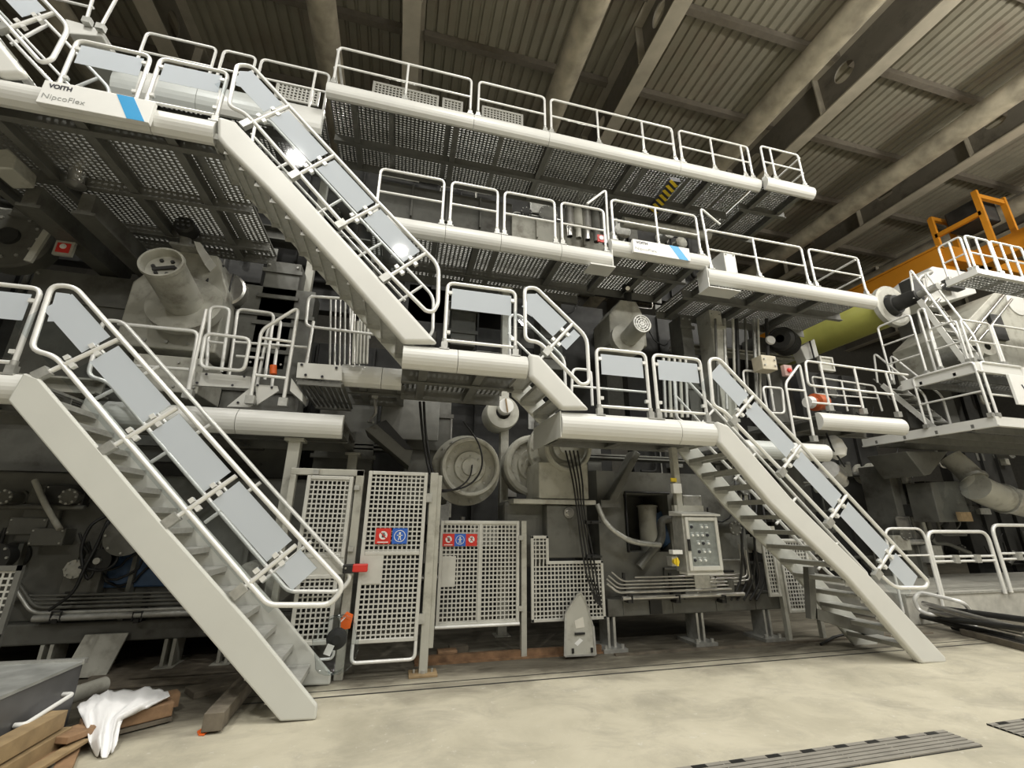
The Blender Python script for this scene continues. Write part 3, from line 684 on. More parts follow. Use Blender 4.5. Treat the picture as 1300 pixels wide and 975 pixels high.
def drum(label, name, cat, c, Yf, Yb, r, mt, rim=.06, recess=.25, inner=None, ring_m=None, flange=None, bolts=16, dz=0., group=None):
    """round housing with a raised rim facing the aisle; axis across the machine"""
    o = at(c[0], c[1], Yf); d = V((0, Yb-Yf, dz)); L = d.length
    t = thing(name, (o.x, o.y, o.z-r), label, cat, group)
    MB().lathe(o, d, [(0, r-rim*.2), (.03, r), (.10, r), (.10, r-rim*.5), (L, r-rim*.5)], 40).build('housing', mt, t)
    MB().lathe(o, d, [(recess, r-rim), (0, r-rim), (-.012, r-rim*.7), (-.012, r-rim*.3), (.0, r-rim*.2)], 40).build('rim', ring_m or mt, t)
    q = MB().lathe(o, d, [(recess, r-rim), (recess, r*.55), (recess-.06, r*.52), (recess-.06, r*.30), (recess-.10, r*.28), (recess-.10, 0)], 40); ec = q.build('end_cover', inner or mt, t)
    q = MB(); dn = -d.normalized(); boltring(q, o+d.normalized()*recess, dn, r*.72, bolts); boltring(q, o+d.normalized()*(recess-.06), dn, r*.40, 8, .014); q.build('bolts', galv, ec)
    if flange:
        f0, fr, fl_ = flange; MB().lathe(o+d.normalized()*f0, d, [(0, r*.5), (0, fr), (fl_, fr), (fl_, r*.5)], 44).build('flange', mt, t)
        q = MB(); boltring(q, o+d.normalized()*f0, dn, (fr+r)/2, 18, .024); q.build('bolts', galv, t)
    return t
def cable(label, pts, r=.014, group=None, name='cable', mt=None, cat='cable'):
    w = [at(*p[:2], p[2]) for p in pts]
    n = []                                       # smooth curve through the points
    for i in range(len(w)-1):
        p0, p1, p2, p3 = w[max(0, i-1)], w[i], w[i+1], w[min(len(w)-1, i+2)]
        for k in range(6):
            s = k/6; n.append(.5*((2*p1)+(p2-p0)*s+(2*p0-5*p1+4*p2-p3)*s*s+(3*p1-p0-3*p2+p3)*s**3))
    n.append(w[-1])
    return one(MB().tube(n, r, 8), name, mt or black, label, cat, group)

# --- large dark frames in depth
HW = []
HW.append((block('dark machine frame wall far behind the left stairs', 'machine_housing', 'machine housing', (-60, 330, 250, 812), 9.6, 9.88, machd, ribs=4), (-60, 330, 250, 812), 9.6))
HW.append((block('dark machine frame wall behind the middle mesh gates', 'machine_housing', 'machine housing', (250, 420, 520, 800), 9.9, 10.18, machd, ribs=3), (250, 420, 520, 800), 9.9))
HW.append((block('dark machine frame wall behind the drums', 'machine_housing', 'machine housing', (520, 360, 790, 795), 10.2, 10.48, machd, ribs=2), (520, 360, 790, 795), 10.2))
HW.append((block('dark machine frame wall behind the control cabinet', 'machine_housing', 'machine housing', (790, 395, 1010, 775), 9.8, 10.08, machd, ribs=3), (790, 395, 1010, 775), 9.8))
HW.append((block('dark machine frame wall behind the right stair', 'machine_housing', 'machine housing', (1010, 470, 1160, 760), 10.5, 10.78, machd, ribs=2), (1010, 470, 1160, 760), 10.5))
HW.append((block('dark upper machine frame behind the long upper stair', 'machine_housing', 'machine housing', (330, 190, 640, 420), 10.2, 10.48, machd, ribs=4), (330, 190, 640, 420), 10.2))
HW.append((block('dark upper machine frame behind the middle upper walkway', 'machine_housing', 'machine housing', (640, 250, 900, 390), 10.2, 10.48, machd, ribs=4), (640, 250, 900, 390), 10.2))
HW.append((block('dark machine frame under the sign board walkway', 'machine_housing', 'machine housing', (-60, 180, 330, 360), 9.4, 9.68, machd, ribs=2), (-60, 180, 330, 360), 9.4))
def clutter(t, px, Y, n, seed, dark=.6):
    """conduits, boxes, flanged stubs and bolted covers on a machine wall: parts of that wall"""
    R = random.Random(seed); x0, y0, x1, y1 = px
    for k in range(n):
        u, v_ = R.uniform(x0, x1), R.uniform(y0, y1); p = at(u, v_, Y); c = R.random()
        mt = R.choice([mach, mach, galv, machd] if R.random() < dark else [mach, machl, galv, steel, machl])
        yy = Y-R.uniform(.05, .30)
        if c < .34:
            L = R.uniform(.5, 1.6); r = R.choice([.02, .025, .035, .05, .07]); q = V((p.x, yy, p.z)); s1 = R.choice([-1, 1])
            pts = [q, q+V((0, 0, -L)), q+V((s1*R.uniform(.3, 1.0), 0, -L)), q+V((s1*R.uniform(1.0, 1.3), 0, -L-R.uniform(.2, .6)))][:R.choice([2, 3, 4])]
            if R.random() < .4: pts = [V((p.x+(w.z-p.z), yy, p.z+(w.x-p.x)*.6)) for w in pts]
            pts = [V((w.x, w.y, max(w.z, .75))) for w in pts]
            if (pts[0]-pts[1]).length < .15: continue
            MB().tube(pts, r, 8, fillet=.12).build('conduit', mt, t)
        elif c < .56:
            w, h, d = R.uniform(.18, .6), R.uniform(.15, .5), R.uniform(.12, .3)
            bx = MB().box((p.x, Y-d/2, p.z), (w, d, h)).build('terminal_box', mt, t, bevel=.012)
            q = MB(); 
            for sx in (-1, 1):
                for sz in (-1, 1): q.cyl((p.x+sx*(w/2-.03), Y-d, p.z+sz*(h/2-.03)), (p.x+sx*(w/2-.03), Y-d-.012, p.z+sz*(h/2-.03)), .012, n=6)
            q.build('screws', galv, bx)
        elif c < .74:
            r = R.uniform(.07, .22); L = R.uniform(.15, .4)
            fl_ = MB().lathe((p.x, Y, p.z), (0, -1, 0), [(0, r*1.4), (.04, r*1.4), (.04, r), (L, r), (L, r*1.35), (L+.04, r*1.35), (L+.04, 0)], 22).build('flanged_stub', mt, t)
            q = MB(); boltring(q, (p.x, Y-L-.04, p.z), (0, -1, 0), r*1.15, 8, .016); q.build('bolts', galv, fl_)
        elif c < .88:
            w, h = R.uniform(.3, .9), R.uniform(.3, .9); MB().span((p.x-w/2, Y-.03, p.z-h/2), (p.x+w/2, Y, p.z+h/2)).span((p.x-w/2, Y-.06, p.z+h/2-.04), (p.x+w/2, Y, p.z+h/2)).build('bolted_cover', mt, t, bevel=.008)
        else:
            s1 = R.choice([-1, 1]); q = V((p.x, yy, p.z)); pts = [q]
            for i in range(1, 9): pts.append(q+V((s1*.09*i+R.uniform(-.03, .03), R.uniform(-.04, .04), -.35*math.sin(PI*i/8)-.03*i)))
            MB().tube(pts, .016, 7).build('slack_cable', black, t)
for i, (t, px, Y) in enumerate(HW): clutter(t, (px[0]+15, px[1]+15, px[2]-10, px[3]-40), Y, 26, 100+i)
# columns and cross members standing in front of the dark walls
for i, (px, Yc, yt, yb, w, mt, lab) in enumerate((
    (70, 8.55, 340, 800, 48, mach, 'wide grey machine upright left of the big stair'),
    (160, 8.8, 500, 800, 60, mach, 'grey machine upright behind the middle of the big left stair'),
    (322, 8.6, 360, 800, 22, mach, 'narrow grey machine upright behind the rail gate'),
    (350, 8.6, 330, 470, 20, mach, 'slim grey upright below the long upper stair'),
    (432, 8.9, 480, 790, 40, mach, 'grey machine upright behind the two mesh gates'),
    (545, 8.4, 470, 640, 44, mach, 'grey machine upright left of the open drum'),
    (760, 8.4, 560, 790, 30, mach, 'grey machine upright right of the bearing pedestal'),
    (880, 8.6, 400, 560, 34, mach, 'grey machine upright behind the head of the right stair'),
    (925, 8.2, 395, 640, 20, machl, 'pale grey upright right of the control cabinet'),
    (1000, 9.25, 430, 770, 34, mach, 'grey machine upright behind the right stair railing'),
    (590, 8.9, 330, 440, 26, mach, 'grey upright behind the middle landing railing'),
    (700, 8.9, 370, 470, 30, mach, 'grey upright behind the short stair railing'))):
    t = block(lab, 'machine_upright', 'machine upright', (px-w/2, yt, px+w/2, yb), Yc, Yc+.5, mt, bolts=2)
    a, b_ = pspan(px-w/2, yt, px+w/2, yb, Yc, Yc+.5); zz = min(a[2], b_[2]); zt_ = max(a[2], b_[2])
    q = MB()
    for k in range(4):
        z = zz+(zt_-zz)*(k+.6)/4; MB().span((min(a[0], b_[0])-.05, Yc-.04, z-.04), (max(a[0], b_[0])+.05, Yc, z+.04)).build('stiffener', mt, t)
for i, (x0, y0, x1, y1, Yc, mt, lab) in enumerate((
    (-30, 470, 120, 500, 8.0, machl, 'pale cross beam behind the top of the big left stair'),
    (120, 560, 330, 590, 8.5, mach, 'grey cross beam behind the middle of the big left stair'),
    (380, 560, 560, 575, 8.9, mach, 'grey cross beam above the mesh gates'),
    (560, 470, 700, 486, 8.8, mach, 'grey cross beam under the middle landing'),
    (740, 575, 960, 590, 7.9, mach, 'grey cross beam below the low right walkway'),
    (860, 440, 1010, 452, 8.9, machl, 'pale cross beam behind the right stair head'),
    (560, 340, 760, 350, 9.0, mach, 'grey cross beam under the middle upper walkway'),
    (330, 300, 520, 312, 9.2, mach, 'grey cross beam behind the long upper stair'))):
    a, b_ = pspan(x0, y0, x1, y1, Yc, Yc+.35)
    t = thing('cross_member', ((a[0]+b_[0])/2, Yc, min(a[2], b_[2])), lab, 'beam')
    z0, z1 = sorted((a[2], b_[2])); xx0, xx1 = a[0], b_[0]
    MB().span((xx0, Yc+.15, z0), (xx1, Yc+.19, z1)).build('web', mt, t); MB().span((xx0, Yc, z1-.03), (xx1, Yc+.35, z1)).build('flange', mt, t); MB().span((xx0, Yc, z0), (xx1, Yc+.35, z0+.03)).build('flange', mt, t)
# --- machine bed, lower left
YB1 = 7.5
a, b_ = pspan(-60, 600, 372, 786, YB1+.15, 8.4); z0, z1 = sorted((a[2], b_[2]))
zb0 = Z(200, 812, YB1); zb1 = Z(200, 786, YB1)
t = thing('machine_bed', ((a[0]+b_[0])/2, YB1, zb0), 'long dark machine bed on the floor behind the big left stair', 'machine bed')
MB().span((a[0], YB1+.15, zb1), (b_[0], 8.4, Z(100, 600, YB1))).build('side_plate', mach, t, bevel=.02)
MB().span((a[0], YB1, zb0), (b_[0], 8.3, zb1)).build('sole_beam', machl if 0 else mach, t, bevel=.02)
for px in (20, 95, 170, 240, 310): MB().span((X(px, 700, YB1), YB1+.02, zb1), (X(px, 700, YB1)+.05, YB1+.15, Z(px, 690, YB1))).build('rib', mach, t)
MB().span((X(128, 720, YB1), YB1+.10, Z(128, 748, YB1)), (X(225, 720, YB1), YB1+.18, Z(128, 690, YB1))).build('blue_cover', bluem, t, bevel=.02)
MB().span((X(10, 690, YB1), YB1+.05, Z(10, 690, YB1)), (X(60, 690, YB1), YB1+.16, Z(10, 615, YB1))).build('cover', mach, t, bevel=.03)
clutter(t, (0, 612, 330, 745), YB1+.15, 18, 7, 1.1)
for px in (60, 118, 215, 285):
    x = X(px, 820, YB1); q = MB().span((x-.12, YB1-.1, 0), (x+.12, YB1+.4, .04)).span((x-.07, YB1-.0, .04), (x-.03, YB1+.3, zb0)).span((x+.03, YB1, .04), (x+.07, YB1+.3, zb0)); q.build('foot', machl, t)
a1 = at(118, 795, 7.2); one(MB().prism([(a1.x-.25, 7.3, .02), (a1.x+.22, 7.3, .02), (a1.x+.30, 7.42, .47), (a1.x-.17, 7.42, .47)], (0, .03, 0)), 'leaning_plate', machl, 'grey steel plate leaning on the machine bed behind the crate', 'plate')
GP = 'bundled pipes along the left machine bed'
for k, (y, r, x0, x1) in enumerate(((757, .016, 30, 330), (762, .016, 34, 330), (767, .016, 38, 330), (772, .02, 44, 330), (779, .022, 40, 330), (785.5, .04, 42, 330))):
    Yp = YB1-.06-.012*k
    p0, p1 = at(x0, y, Yp), at(x1, y, Yp); zz = p0.z
    pts = [V((p0.x-.25, Yp, zz+.30)), V((p0.x, Yp, zz)), V((p1.x, Yp, zz))] if k < 5 else [V((p0.x, Yp, zz)), V((p1.x, Yp, zz))]
    names = ['thin pipe, topmost', 'thin pipe, second from the top', 'thin pipe, third from the top', 'pipe, fourth from the top', 'pipe, fifth from the top', 'thick pipe, lowest']
    one(MB().tube(pts, r, fillet=.12), 'pipe', galv if k > 3 else mach, names[k]+' of the bundle along the left machine bed', 'pipe', GP)
for px, y in ((77, 772), (178, 776)):
    x = X(px, y, YB1-.1); z = Z(px, 790, YB1-.1); one(MB().span((x-.03, YB1-.16, z), (x+.03, YB1+.14, z+.05)).span((x-.03, YB1-.05, z), (x+.03, YB1+.01, Z(px, 752, YB1-.1))).tube([(x-.05, YB1-.15, z+.02), (x-.05, YB1-.15, z+.13), (x+.05, YB1-.15, z+.13), (x+.05, YB1-.15, z+.02)], .012), 'pipe_clamp', black, 'black pipe clamp on the left pipe bundle, '+('left one' if px < 100 else 'right one'), 'clamp')
cable('tangled black cables hanging on the dark bed behind the big left stair', [(135, 655, 7.4), (115, 668, 7.35), (103, 700, 7.3), (112, 735, 7.3), (128, 700, 7.32), (138, 660, 7.35), (124, 690, 7.3), (108, 720, 7.25), (92, 752, 7.2), (62, 775, 7.2)], .02)
cable('black cable loop beside the blue cover on the left machine bed', [(100, 720, 7.28), (128, 724, 7.3), (145, 716, 7.3), (150, 700, 7.35), (140, 672, 7.4)], .016)
t = thing('cable_reel', (X(124, 715, 7.3), 7.3, Z(124, 730, 7.3)), 'small black reel of cable on the left machine bed', 'reel'); o = at(124, 712, 7.3)
MB().lathe(o, (0, 1, 0), [(0, .05), (0, .15), (.02, .15), (.02, .09), (.09, .09), (.09, .15), (.11, .15), (.11, 0)], 24).build('drum', black, t); MB().cyl(o-V((0, .03, 0)), o+V((0, .02, 0)), .04).build('hub', galv, t)
cable('pale bent hose hanging behind the big left stair', [(44, 610, 7.5), (55, 635, 7.4), (66, 655, 7.35), (76, 672, 7.3)], .035, mt=machl, name='hose', cat='hose')

# --- machine bed, lower right
YC = 7.0
x0, x1 = X(768, 700, YC), X(980, 700, YC); zb0, zb1 = Z(870, 779, YC), Z(870, 757, YC); zt_ = Z(870, 600, YC)
t = thing('machine_bed', ((x0+x1)/2, YC, zb0), 'grey machine bed with a square opening behind the control cabinet', 'machine bed')
wx0, wx1, wz0, wz1 = X(800, 665, YC), X(858, 665, YC), Z(826, 702, YC), Z(826, 627, YC)
q = MB(); Yw = YC+.18
q.span((x0, Yw, zb1), (wx0, 8.3, zt_)).span((wx1, Yw, zb1), (x1-.35, 8.3, zt_)).span((wx0, Yw, zb1), (wx1, 8.3, wz0)).span((wx0, Yw, wz1), (wx1, 8.3, zt_)).span((wx0, 8.0, wz0), (wx1, 8.3, wz1))
q.build('side_plate', mach, t)
MB().span((x0, YC, zb0), (x1, 8.2, zb1)).build('sole_beam', mach, t, bevel=.015)
q = MB()
for px in (792, 855, 910, 960): q.span((X(px, 765, YC)-.02, YC-.012, zb0+.02), (X(px, 765, YC)+.02, YC, zb1+.3))
q.build('rib', mach, t)
MB().span((X(824, 766, YC), YC-.03, zb0+.02), (X(839, 766, YC), YC+.02, zb1-.02)).build('recess_cover', black, t)
clutter(t, (862, 612, 935, 740), Yw, 12, 9, .5)
for px in (776, 889, 975):
    x = X(px, 790, YC); q = MB().span((x-.20, YC-.12, 0), (x+.20, YC+.4, .05)).span((x-.07, YC, .05), (x-.03, YC+.3, zb0)).span((x+.03, YC, .05), (x+.07, YC+.3, zb0)).cyl((x+.14, YC-.06, .05), (x+.14, YC-.06, .10), .03, n=6).cyl((x-.14, YC-.06, .05), (x-.14, YC-.06, .10), .03, n=6); q.build('foot', galv, t)
q = MB().tube([(X(805, 705, YC), Yw-.02, wz0), (X(805, 705, YC), Yw-.02, wz1+.03), (wx1+.03, Yw-.02, wz1+.03)], .022); q.build('opening_edge', black, t)
t = thing('pump_unit', (X(835, 690, 7.6), 7.6, wz0), 'pale pump cylinder with a blue motor inside the square opening', 'pump')
o = at(823, 664, 7.55); MB().cyl((o.x, 7.55, wz0), (o.x, 7.55, o.z+.28), .17, n=28).lathe((o.x, 7.55, o.z+.28), (0, 0, 1), [(0, .19), (.03, .19), (.05, .1), (.05, 0)], 28).build('cylinder', machl, t)
o = at(845, 675, 7.4); MB().cyl((o.x+.1, 7.35, o.z-.2), (o.x-.05, 7.6, o.z+.25), .20, .22, n=24).cyl((o.x+.12, 7.3, o.z-.25), (o.x+.1, 7.35, o.z-.2), .1, n=20).build('motor', bluem, t)
GP = 'bundled pipes along the right machine bed'
labs = ['upper short thin pipe', 'second thin pipe', 'third thin pipe', 'fourth thin pipe', 'polished thicker pipe above the lowest', 'thick polished lowest pipe']
for k, (y, r, xa_, xb_) in enumerate(((733, .014, 806, 935), (738, .014, 790, 938), (742.5, .014, 786, 938), (747, .014, 784, 936), (752.5, .022, 784, 930), (760, .036, 790, 945))):
    Yp = YC-.05-.012*k; p0, p1 = at(xa_, y, Yp), at(xb_, y, Yp)
    pts = [V((p0.x, Yp, p0.z)), V((p1.x, Yp, p0.z))]
    if 0 < k < 5: pts = [V((p0.x-.18, Yp, p0.z+.14))]+pts
    if k < 3: pts = pts+[V((p1.x+.14+.05*k, Yp, p0.z+.02)), V((p1.x+.14+.05*k, Yp, p0.z+.5))]
    one(MB().tube(pts, r, fillet=.08), 'pipe', steel, labs[k]+' of the bundle under the control cabinet', 'pipe', GP)
for px, w_ in ((797, 'left'), (857, 'middle'), (915, 'right')):
    x = X(px, 755, YC-.1); z = Z(px, 765, YC-.1); one(MB().span((x-.03, YC-.16, z), (x+.03, YC, z+.04)).span((x-.02, YC-.02, z), (x+.02, YC+.02, Z(px, 728, YC-.1))).tube([(x+.05, YC-.15, z), (x+.05, YC-.15, z+.11), (x-.02, YC-.15, z+.11)], .014), 'pipe_clamp', black, w_+' black pipe clamp on the bundle under the control cabinet', 'clamp')
cable('thick grey hose sagging into the square machine opening', [(758, 640, 6.9), (768, 662, 6.85), (785, 678, 6.8), (806, 688, 6.8), (838, 692, 6.85)], .045, name='hose', mt=galv, cat='hose')
t = thing('brace', (X(780, 600, 7.1), 7.1, Z(770, 640, 7.1)), 'grey diagonal brace between the pedestal and the cabinet', 'brace')
MB().bar(at(805, 575, 7.1), at(770, 642, 7.1), .12, .30, (0, 1, 0)).build('bar', mach, t, bevel=.02); MB().box(at(772, 640, 7.05), (.35, .2, .12)).build('shoe', mach, t)
for k in range(5):
    px = 938+k*8; Yp = 6.92+.04*(k % 3)
    cable('dark hose hanging behind the cabinet, number %s from the left' % ['one', 'two', 'three', 'four', 'five'][k], [(px-6, 590+6*k, Yp+.3), (px-2, 640, Yp), (px+4*(-1)**k, 690, Yp-.05), (px+2, 735, Yp), (px-10, 762, Yp)], .02, 'hoses between cabinet and right stair', name='hose', mt=black if k % 2 else machd, cat='hose')

# --- control cabinet hanging from the low right walkway
YK = 5.95
t = thing('control_cabinet', (X(890, 690, YK), YK, Z(890, 727, YK)), 'grey wall-type control cabinet with a window of push buttons, hung from a post', 'control cabinet')
cx0, cx1, cz0, cz1 = X(869, 690, YK), X(914, 690, YK), Z(892, 727, YK), Z(890, 655, YK)
MB().span((cx0, YK, cz0), (cx1, YK+.26, cz1)).build('body', galv, t, bevel=.01)
MB().prism([(cx0-.03, YK-.05, cz1), (cx0-.03, YK-.05, cz1+.025), (cx0-.03, YK+.28, cz1+.07), (cx0-.03, YK+.28, cz1)], (cx1-cx0+.06, 0, 0)).build('rain_hood', mesh_m, t)
dx0, dx1 = cx0+.03, cx1-.02
b = MB(); w = .05
for p, q in (((dx0, cz0+.03), (dx0+w, cz1-.02)), ((dx1-w, cz0+.03), (dx1, cz1-.02)), ((dx0+w, cz0+.03), (dx1-w, cz0+.09)), ((dx0+w, cz1-.07), (dx1-w, cz1-.02))): b.span((p[0], YK-.035, p[1]), (q[0], YK, q[1]))
b.build('door_frame', mesh_m, t, bevel=.006)
bpl = MB().span((dx0+w, YK-.008, cz0+.09), (dx1-w, YK-.002, cz1-.07)).build('button_plate', galv, t)
for r_ in range(5):
    for c_ in range(4):
        if (r_, c_) in ((0, 1), (4, 3), (3, 0), (2, 0)): continue
        x = dx0+w+.06+c_*.085; z = cz1-.16-.115*r_
        MB().lathe((x, YK-.006, z), (0, -1, 0), [(0, .022), (.006, .022), (.006, .017), (.026, .015), (.026, 0)], 14).build('push_button', white if (r_+c_) % 4 else ink, bpl)
        MB().span((x-.025, YK-.010, z+.03), (x+.025, YK-.008, z+.042)).build('button_label', white, bpl)
MB().span((dx0+.0, YK-.025, cz0+.30), (dx0+.035, YK-.055, cz0+.46)).build('door_handle', black, t)
MB().span((dx0+w, YK-.02, cz0+.09), (dx1-w, YK-.016, cz1-.07)).build('window_pane', clear, t)
MB().span((cx0-.0, YK-.002, cz0-.03), (cx1, YK+.2, cz0)).build('bottom_lip', mesh_m, t)
t = thing('cabinet_post', (X(860, 600, 6.25), 6.25, Z(860, 655, 6.25)), 'grey post hanging from the low right walkway and carrying the cabinet', 'post')
xp = X(858, 610, 6.25); MB().span((xp-.05, 6.2, Z(860, 720, 6.25)), (xp+.05, 6.3, ZL-.29)).build('post', machl, t, bevel=.008); MB().span((xp-.1, 6.21, cz1+.07), (xp+.42, 6.29, cz1+.16)).build('crossbar', machl, t)
t = thing('junction_box', (xp, 6.14, Z(860, 628, 6.2)), 'small pale junction box with a yellow tag on the cabinet post', 'box'); o = at(859, 620, 6.15)
MB().box((o.x, 6.16, o.z), (.15, .08, .15)).build('body', white, t, bevel=.01); o2 = at(857, 609, 6.15); MB().box((o2.x, 6.19, o2.z), (.10, .02, .06)).build('yellow_tag', yellow, t)
t = thing('key_switch', (cx0-.08, YK+.1, Z(858, 716, YK)), 'yellow rotary switch with a white plate at the left side of the cabinet', 'switch'); o = at(859, 713, YK)
MB().box((o.x, YK+.10, o.z), (.10, .12, .13)).build('body', galv, t); MB().cyl((o.x-.01, YK+.04, o.z), (o.x-.01, YK-.02, o.z), .04, .045).box((o.x-.01, YK-.03, o.z), (.025, .03, .11)).build('knob', yellow, t); o = at(861, 701, YK); MB().box((o.x, YK+.06, o.z), (.16, .10, .055)).build('plate', white, t)

# --- drums, bearing pedestals
drum('open round drum end with bolts and cables, above the mesh door', 'bearing_drum', 'drum', (598, 592), 7.3, 8.4, .50, machl, rim=.075, recess=.14, inner=machl, flange=(.55, .62, .12))
cable('black cable looped across the open drum end', [(588, 535, 7.3), (607, 562, 7.24), (612, 590, 7.2), (600, 612, 7.2), (575, 622, 7.22), (545, 618, 7.3), (538, 600, 7.4)], .015)
cable('black cable running from the drum hub down to the fence post', [(600, 585, 7.4), (596, 606, 7.22), (580, 620, 7.2), (556, 624, 7.25), (541, 612, 7.4)], .013)
for k in range(2): cable(('left', 'right')[k]+' black cable hanging from the middle landing past the drum', [(533+5*k, 510, 7.4), (536+4*k, 545, 7.4), (541+4*k, 580, 7.4), (546+4*k, 602, 7.35)], .022, 'cables hanging from the middle landing')
drum('half hidden round drum with dangling cables under the low right walkway', 'bearing_drum', 'drum', (722, 566), 6.85, 7.7, .43, machl, rim=.07, recess=.2, ring_m=machl, flange=(.45, .56, .14))
drum('large bearing cap behind the half hidden drum, with a bolt circle', 'bearing_cover', 'bearing cover', (678, 590), 7.62, 8.3, .55, machl, rim=.12, recess=.08, bolts=20)
t = thing('bearing_pedestal', (X(715, 640, 6.95), 6.95, Z(715, 708, 6.95)), 'grey stepped bearing pedestal carrying the half hidden drum', 'pedestal')
a, b_ = pspan(684, 586, 748, 634, 6.92, 7.7); MB().span(a, b_).build('saddle', machl, t, bevel=.02)
a, b_ = pspan(652, 633, 757, 641, 6.9, 7.8); MB().span(a, b_).build('ledge', machl, t, bevel=.01)
a, b_ = pspan(694, 641, 748, 708, 6.96, 7.7); MB().span(a, b_).build('body', mach, t, bevel=.02)
a, b_ = pspan(640, 636, 694, 720, 7.2, 7.7); MB().span(a, b_).build('wing', mach, t, bevel=.06)
o = at(722, 651, 6.95); MB().lathe(o, (0, -1, 0), [(0, .085), (.02, .085), (.02, .055), (.06, .05), (.06, 0)], 20).build('plug', steel, t)
for k in range(4): cable(('first', 'second', 'third', 'fourth')[k]+' from the left of the black cables dangling from the half hidden drum', [(718+5*k, 572, 6.8), (727+4*k, 610, 6.72), (733+3*k, 650, 6.7), (738+4*k, 690, 6.7), (745+4*k, 730, 6.68), (757+2*k, 765+2*k, 6.66)], .015, 'black cables dangling from the half hidden drum')
for px, py in ((751, 663), (752, 706)): one(MB().box(at(px, py, 6.68), (.20, .08, .05)).box(at(px+2, py, 6.72), (.16, .25, .03)), 'cable_bracket', black, ('upper' if py < 680 else 'lower')+' black bracket holding the dangling cables', 'bracket')
t = thing('shutoff_valve', (X(640, 520, 7.9), 7.9, Z(640, 545, 7.9)), 'round pale valve head with a slotted cap under the middle landing', 'valve'); o = at(639, 523, 7.9)
MB().lathe(o, (0, 1, 0), [(0, .14), (0, .31), (.06, .33), (.5, .33)], 32).build('body', machl, t); o = at(643, 515, 7.75); MB().lathe(o, (0, 1, 0), [(0, 0), (0, .14), (.03, .15), (.2, .15)], 28).build('cap', white, t); MB().bar(o+V((-.02, -.02, .13)), o+V((.02, -.02, -.13)), .02, .035, (0, 1, 0)).build('grip', woodl, t)
t = thing('chute', (X(495, 570, 7.6), 7.6, Z(500, 590, 7.6)), 'dark sloping box chute above the mesh gates', 'chute')
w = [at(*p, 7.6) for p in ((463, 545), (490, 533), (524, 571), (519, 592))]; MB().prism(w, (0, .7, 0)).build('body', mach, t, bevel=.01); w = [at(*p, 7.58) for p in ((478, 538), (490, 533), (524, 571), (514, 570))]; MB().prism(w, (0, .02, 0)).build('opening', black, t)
t = thing('hook_arm', (X(472, 530, 7.5), 7.5, Z(472, 540, 7.5)), 'small steel arm with a hook hanging left of the chute', 'arm'); MB().tube([at(476, 505, 7.5), at(477, 524, 7.5), at(468, 536, 7.5), at(474, 536, 7.45)], .025).build('rod', steel, t); MB().box(at(476, 503, 7.5), (.1, .1, .08)).build('clamp', galv, t)
t = block('dark sheet metal guard plate with slots under the middle landing', 'guard_plate', 'plate', (486, 500, 556, 560), 8.2, 8.25, under_m)

# --- round motors above
def motor(label, c, Yf, Yb, r, px, Yp0, dz, roll=None):
    o = at(c[0], c[1], Yf); a, b_ = pspan(*px, Yp0, Yp0+.9); x0, x1 = sorted((a[0], b_[0])); z0, z1 = sorted((a[2], b_[2]))
    t = thing('drive_motor', (o.x, Yp0, z0), label, 'motor')
    d = V((0, Yb-Yf, dz)); L = d.length
    MB().lathe(o, d, [(.12, r*.84), (.0, r*.88), (-.02, r*.9), (-.02, r*1.0), (.03, r*1.03), (.06, r*.95), (L, r*.95)], 40).build('barrel', machl, t)
    MB().lathe(o, d, [(.12, 0), (.12, r*.86)], 40).build('end_cover', machl, t)
    q = MB(); dn = -d.normalized(); c0 = o+d.normalized()*.12; boltring(q, c0, dn, r*.5, 6, .03, .03); q.bar(c0+V((-.14, -.03, -.06)), c0+V((.15, -.03, .02)), .04, .05); q.build('hub', machd, t)
    e = o+d
    MB().lathe(e-d.normalized()*.2, d, [(0, r*.9), (0, r*1.9), (.16, r*1.9), (.16, 0)], 44).build('flange', machl, t)
    MB().prism([(x0, Yp0, z0), (x1, Yp0, z0), (x1, Yp0, z0+(z1-z0)*.62), (x0+(x1-x0)*.80, Yp0, z1), (x0+(x1-x0)*.35, Yp0, z1), (x0, Yp0, z0+(z1-z0)*.62)], (0, .9, 0)).build('gear_case', machl, t, bevel=.03)
    q = MB()
    for k in range(5):
        x = x0+.1+(x1-x0-.2)*k/4; q.cyl((x, Yp0, z0+.12), (x, Yp0-.035, z0+.12), .03, n=6)
    q.build('bolts', galv, t)
    return t
motor('pale round drive motor with an open barrel end at left, under the sign board walkway', (205, 333), 7.0, 8.1, .30, (182, 312, 272, 448), 8.15, -.28)
t = thing('motor_fan', (X(235, 292, 8.0), 8.0, Z(235, 318, 8.0)), 'dark fan unit on a stub above the left round motor', 'fan'); o = at(237, 290, 8.0)
MB().cyl(at(236, 318, 8.1), at(236, 298, 8.1), .09).box(at(236, 316, 8.1), (.4, .3, .05)).build('stub', galv, t); MB().lathe(o-V((0, .15, 0)), (0, 1, 0), [(0, 0), (0, .14), (.04, .17), (.26, .17), (.3, .1)], 24).build('casing', machd, t)
t = thing('cover_plate', (X(258, 320, 7.9), 7.9, Z(258, 332, 7.9)), 'bright bent cover plate right of the left round motor', 'plate'); w = [at(*p, 7.9) for p in ((246, 306), (254, 308), (268, 328), (260, 336), (250, 318))]; MB().prism(w, (0, .35, 0)).build('plate', fascia_m, t)
t = thing('steel_roll', (X(284, 368, 8.4), 8.4, Z(284, 392, 8.4)), 'bluish steel roll end right of the left round motor', 'roll'); o = at(286, 366, 8.4)
MB().lathe(o, (0, 1, 0), [(0, 0), (0, .3), (.02, .34), (1.5, .34)], 36).build('shell', steel, t); MB().lathe(o-V((.22, .1, .1)), (0, 1, 0), [(0, 0), (0, .16), (.15, .18)], 28).build('journal', machd, t)
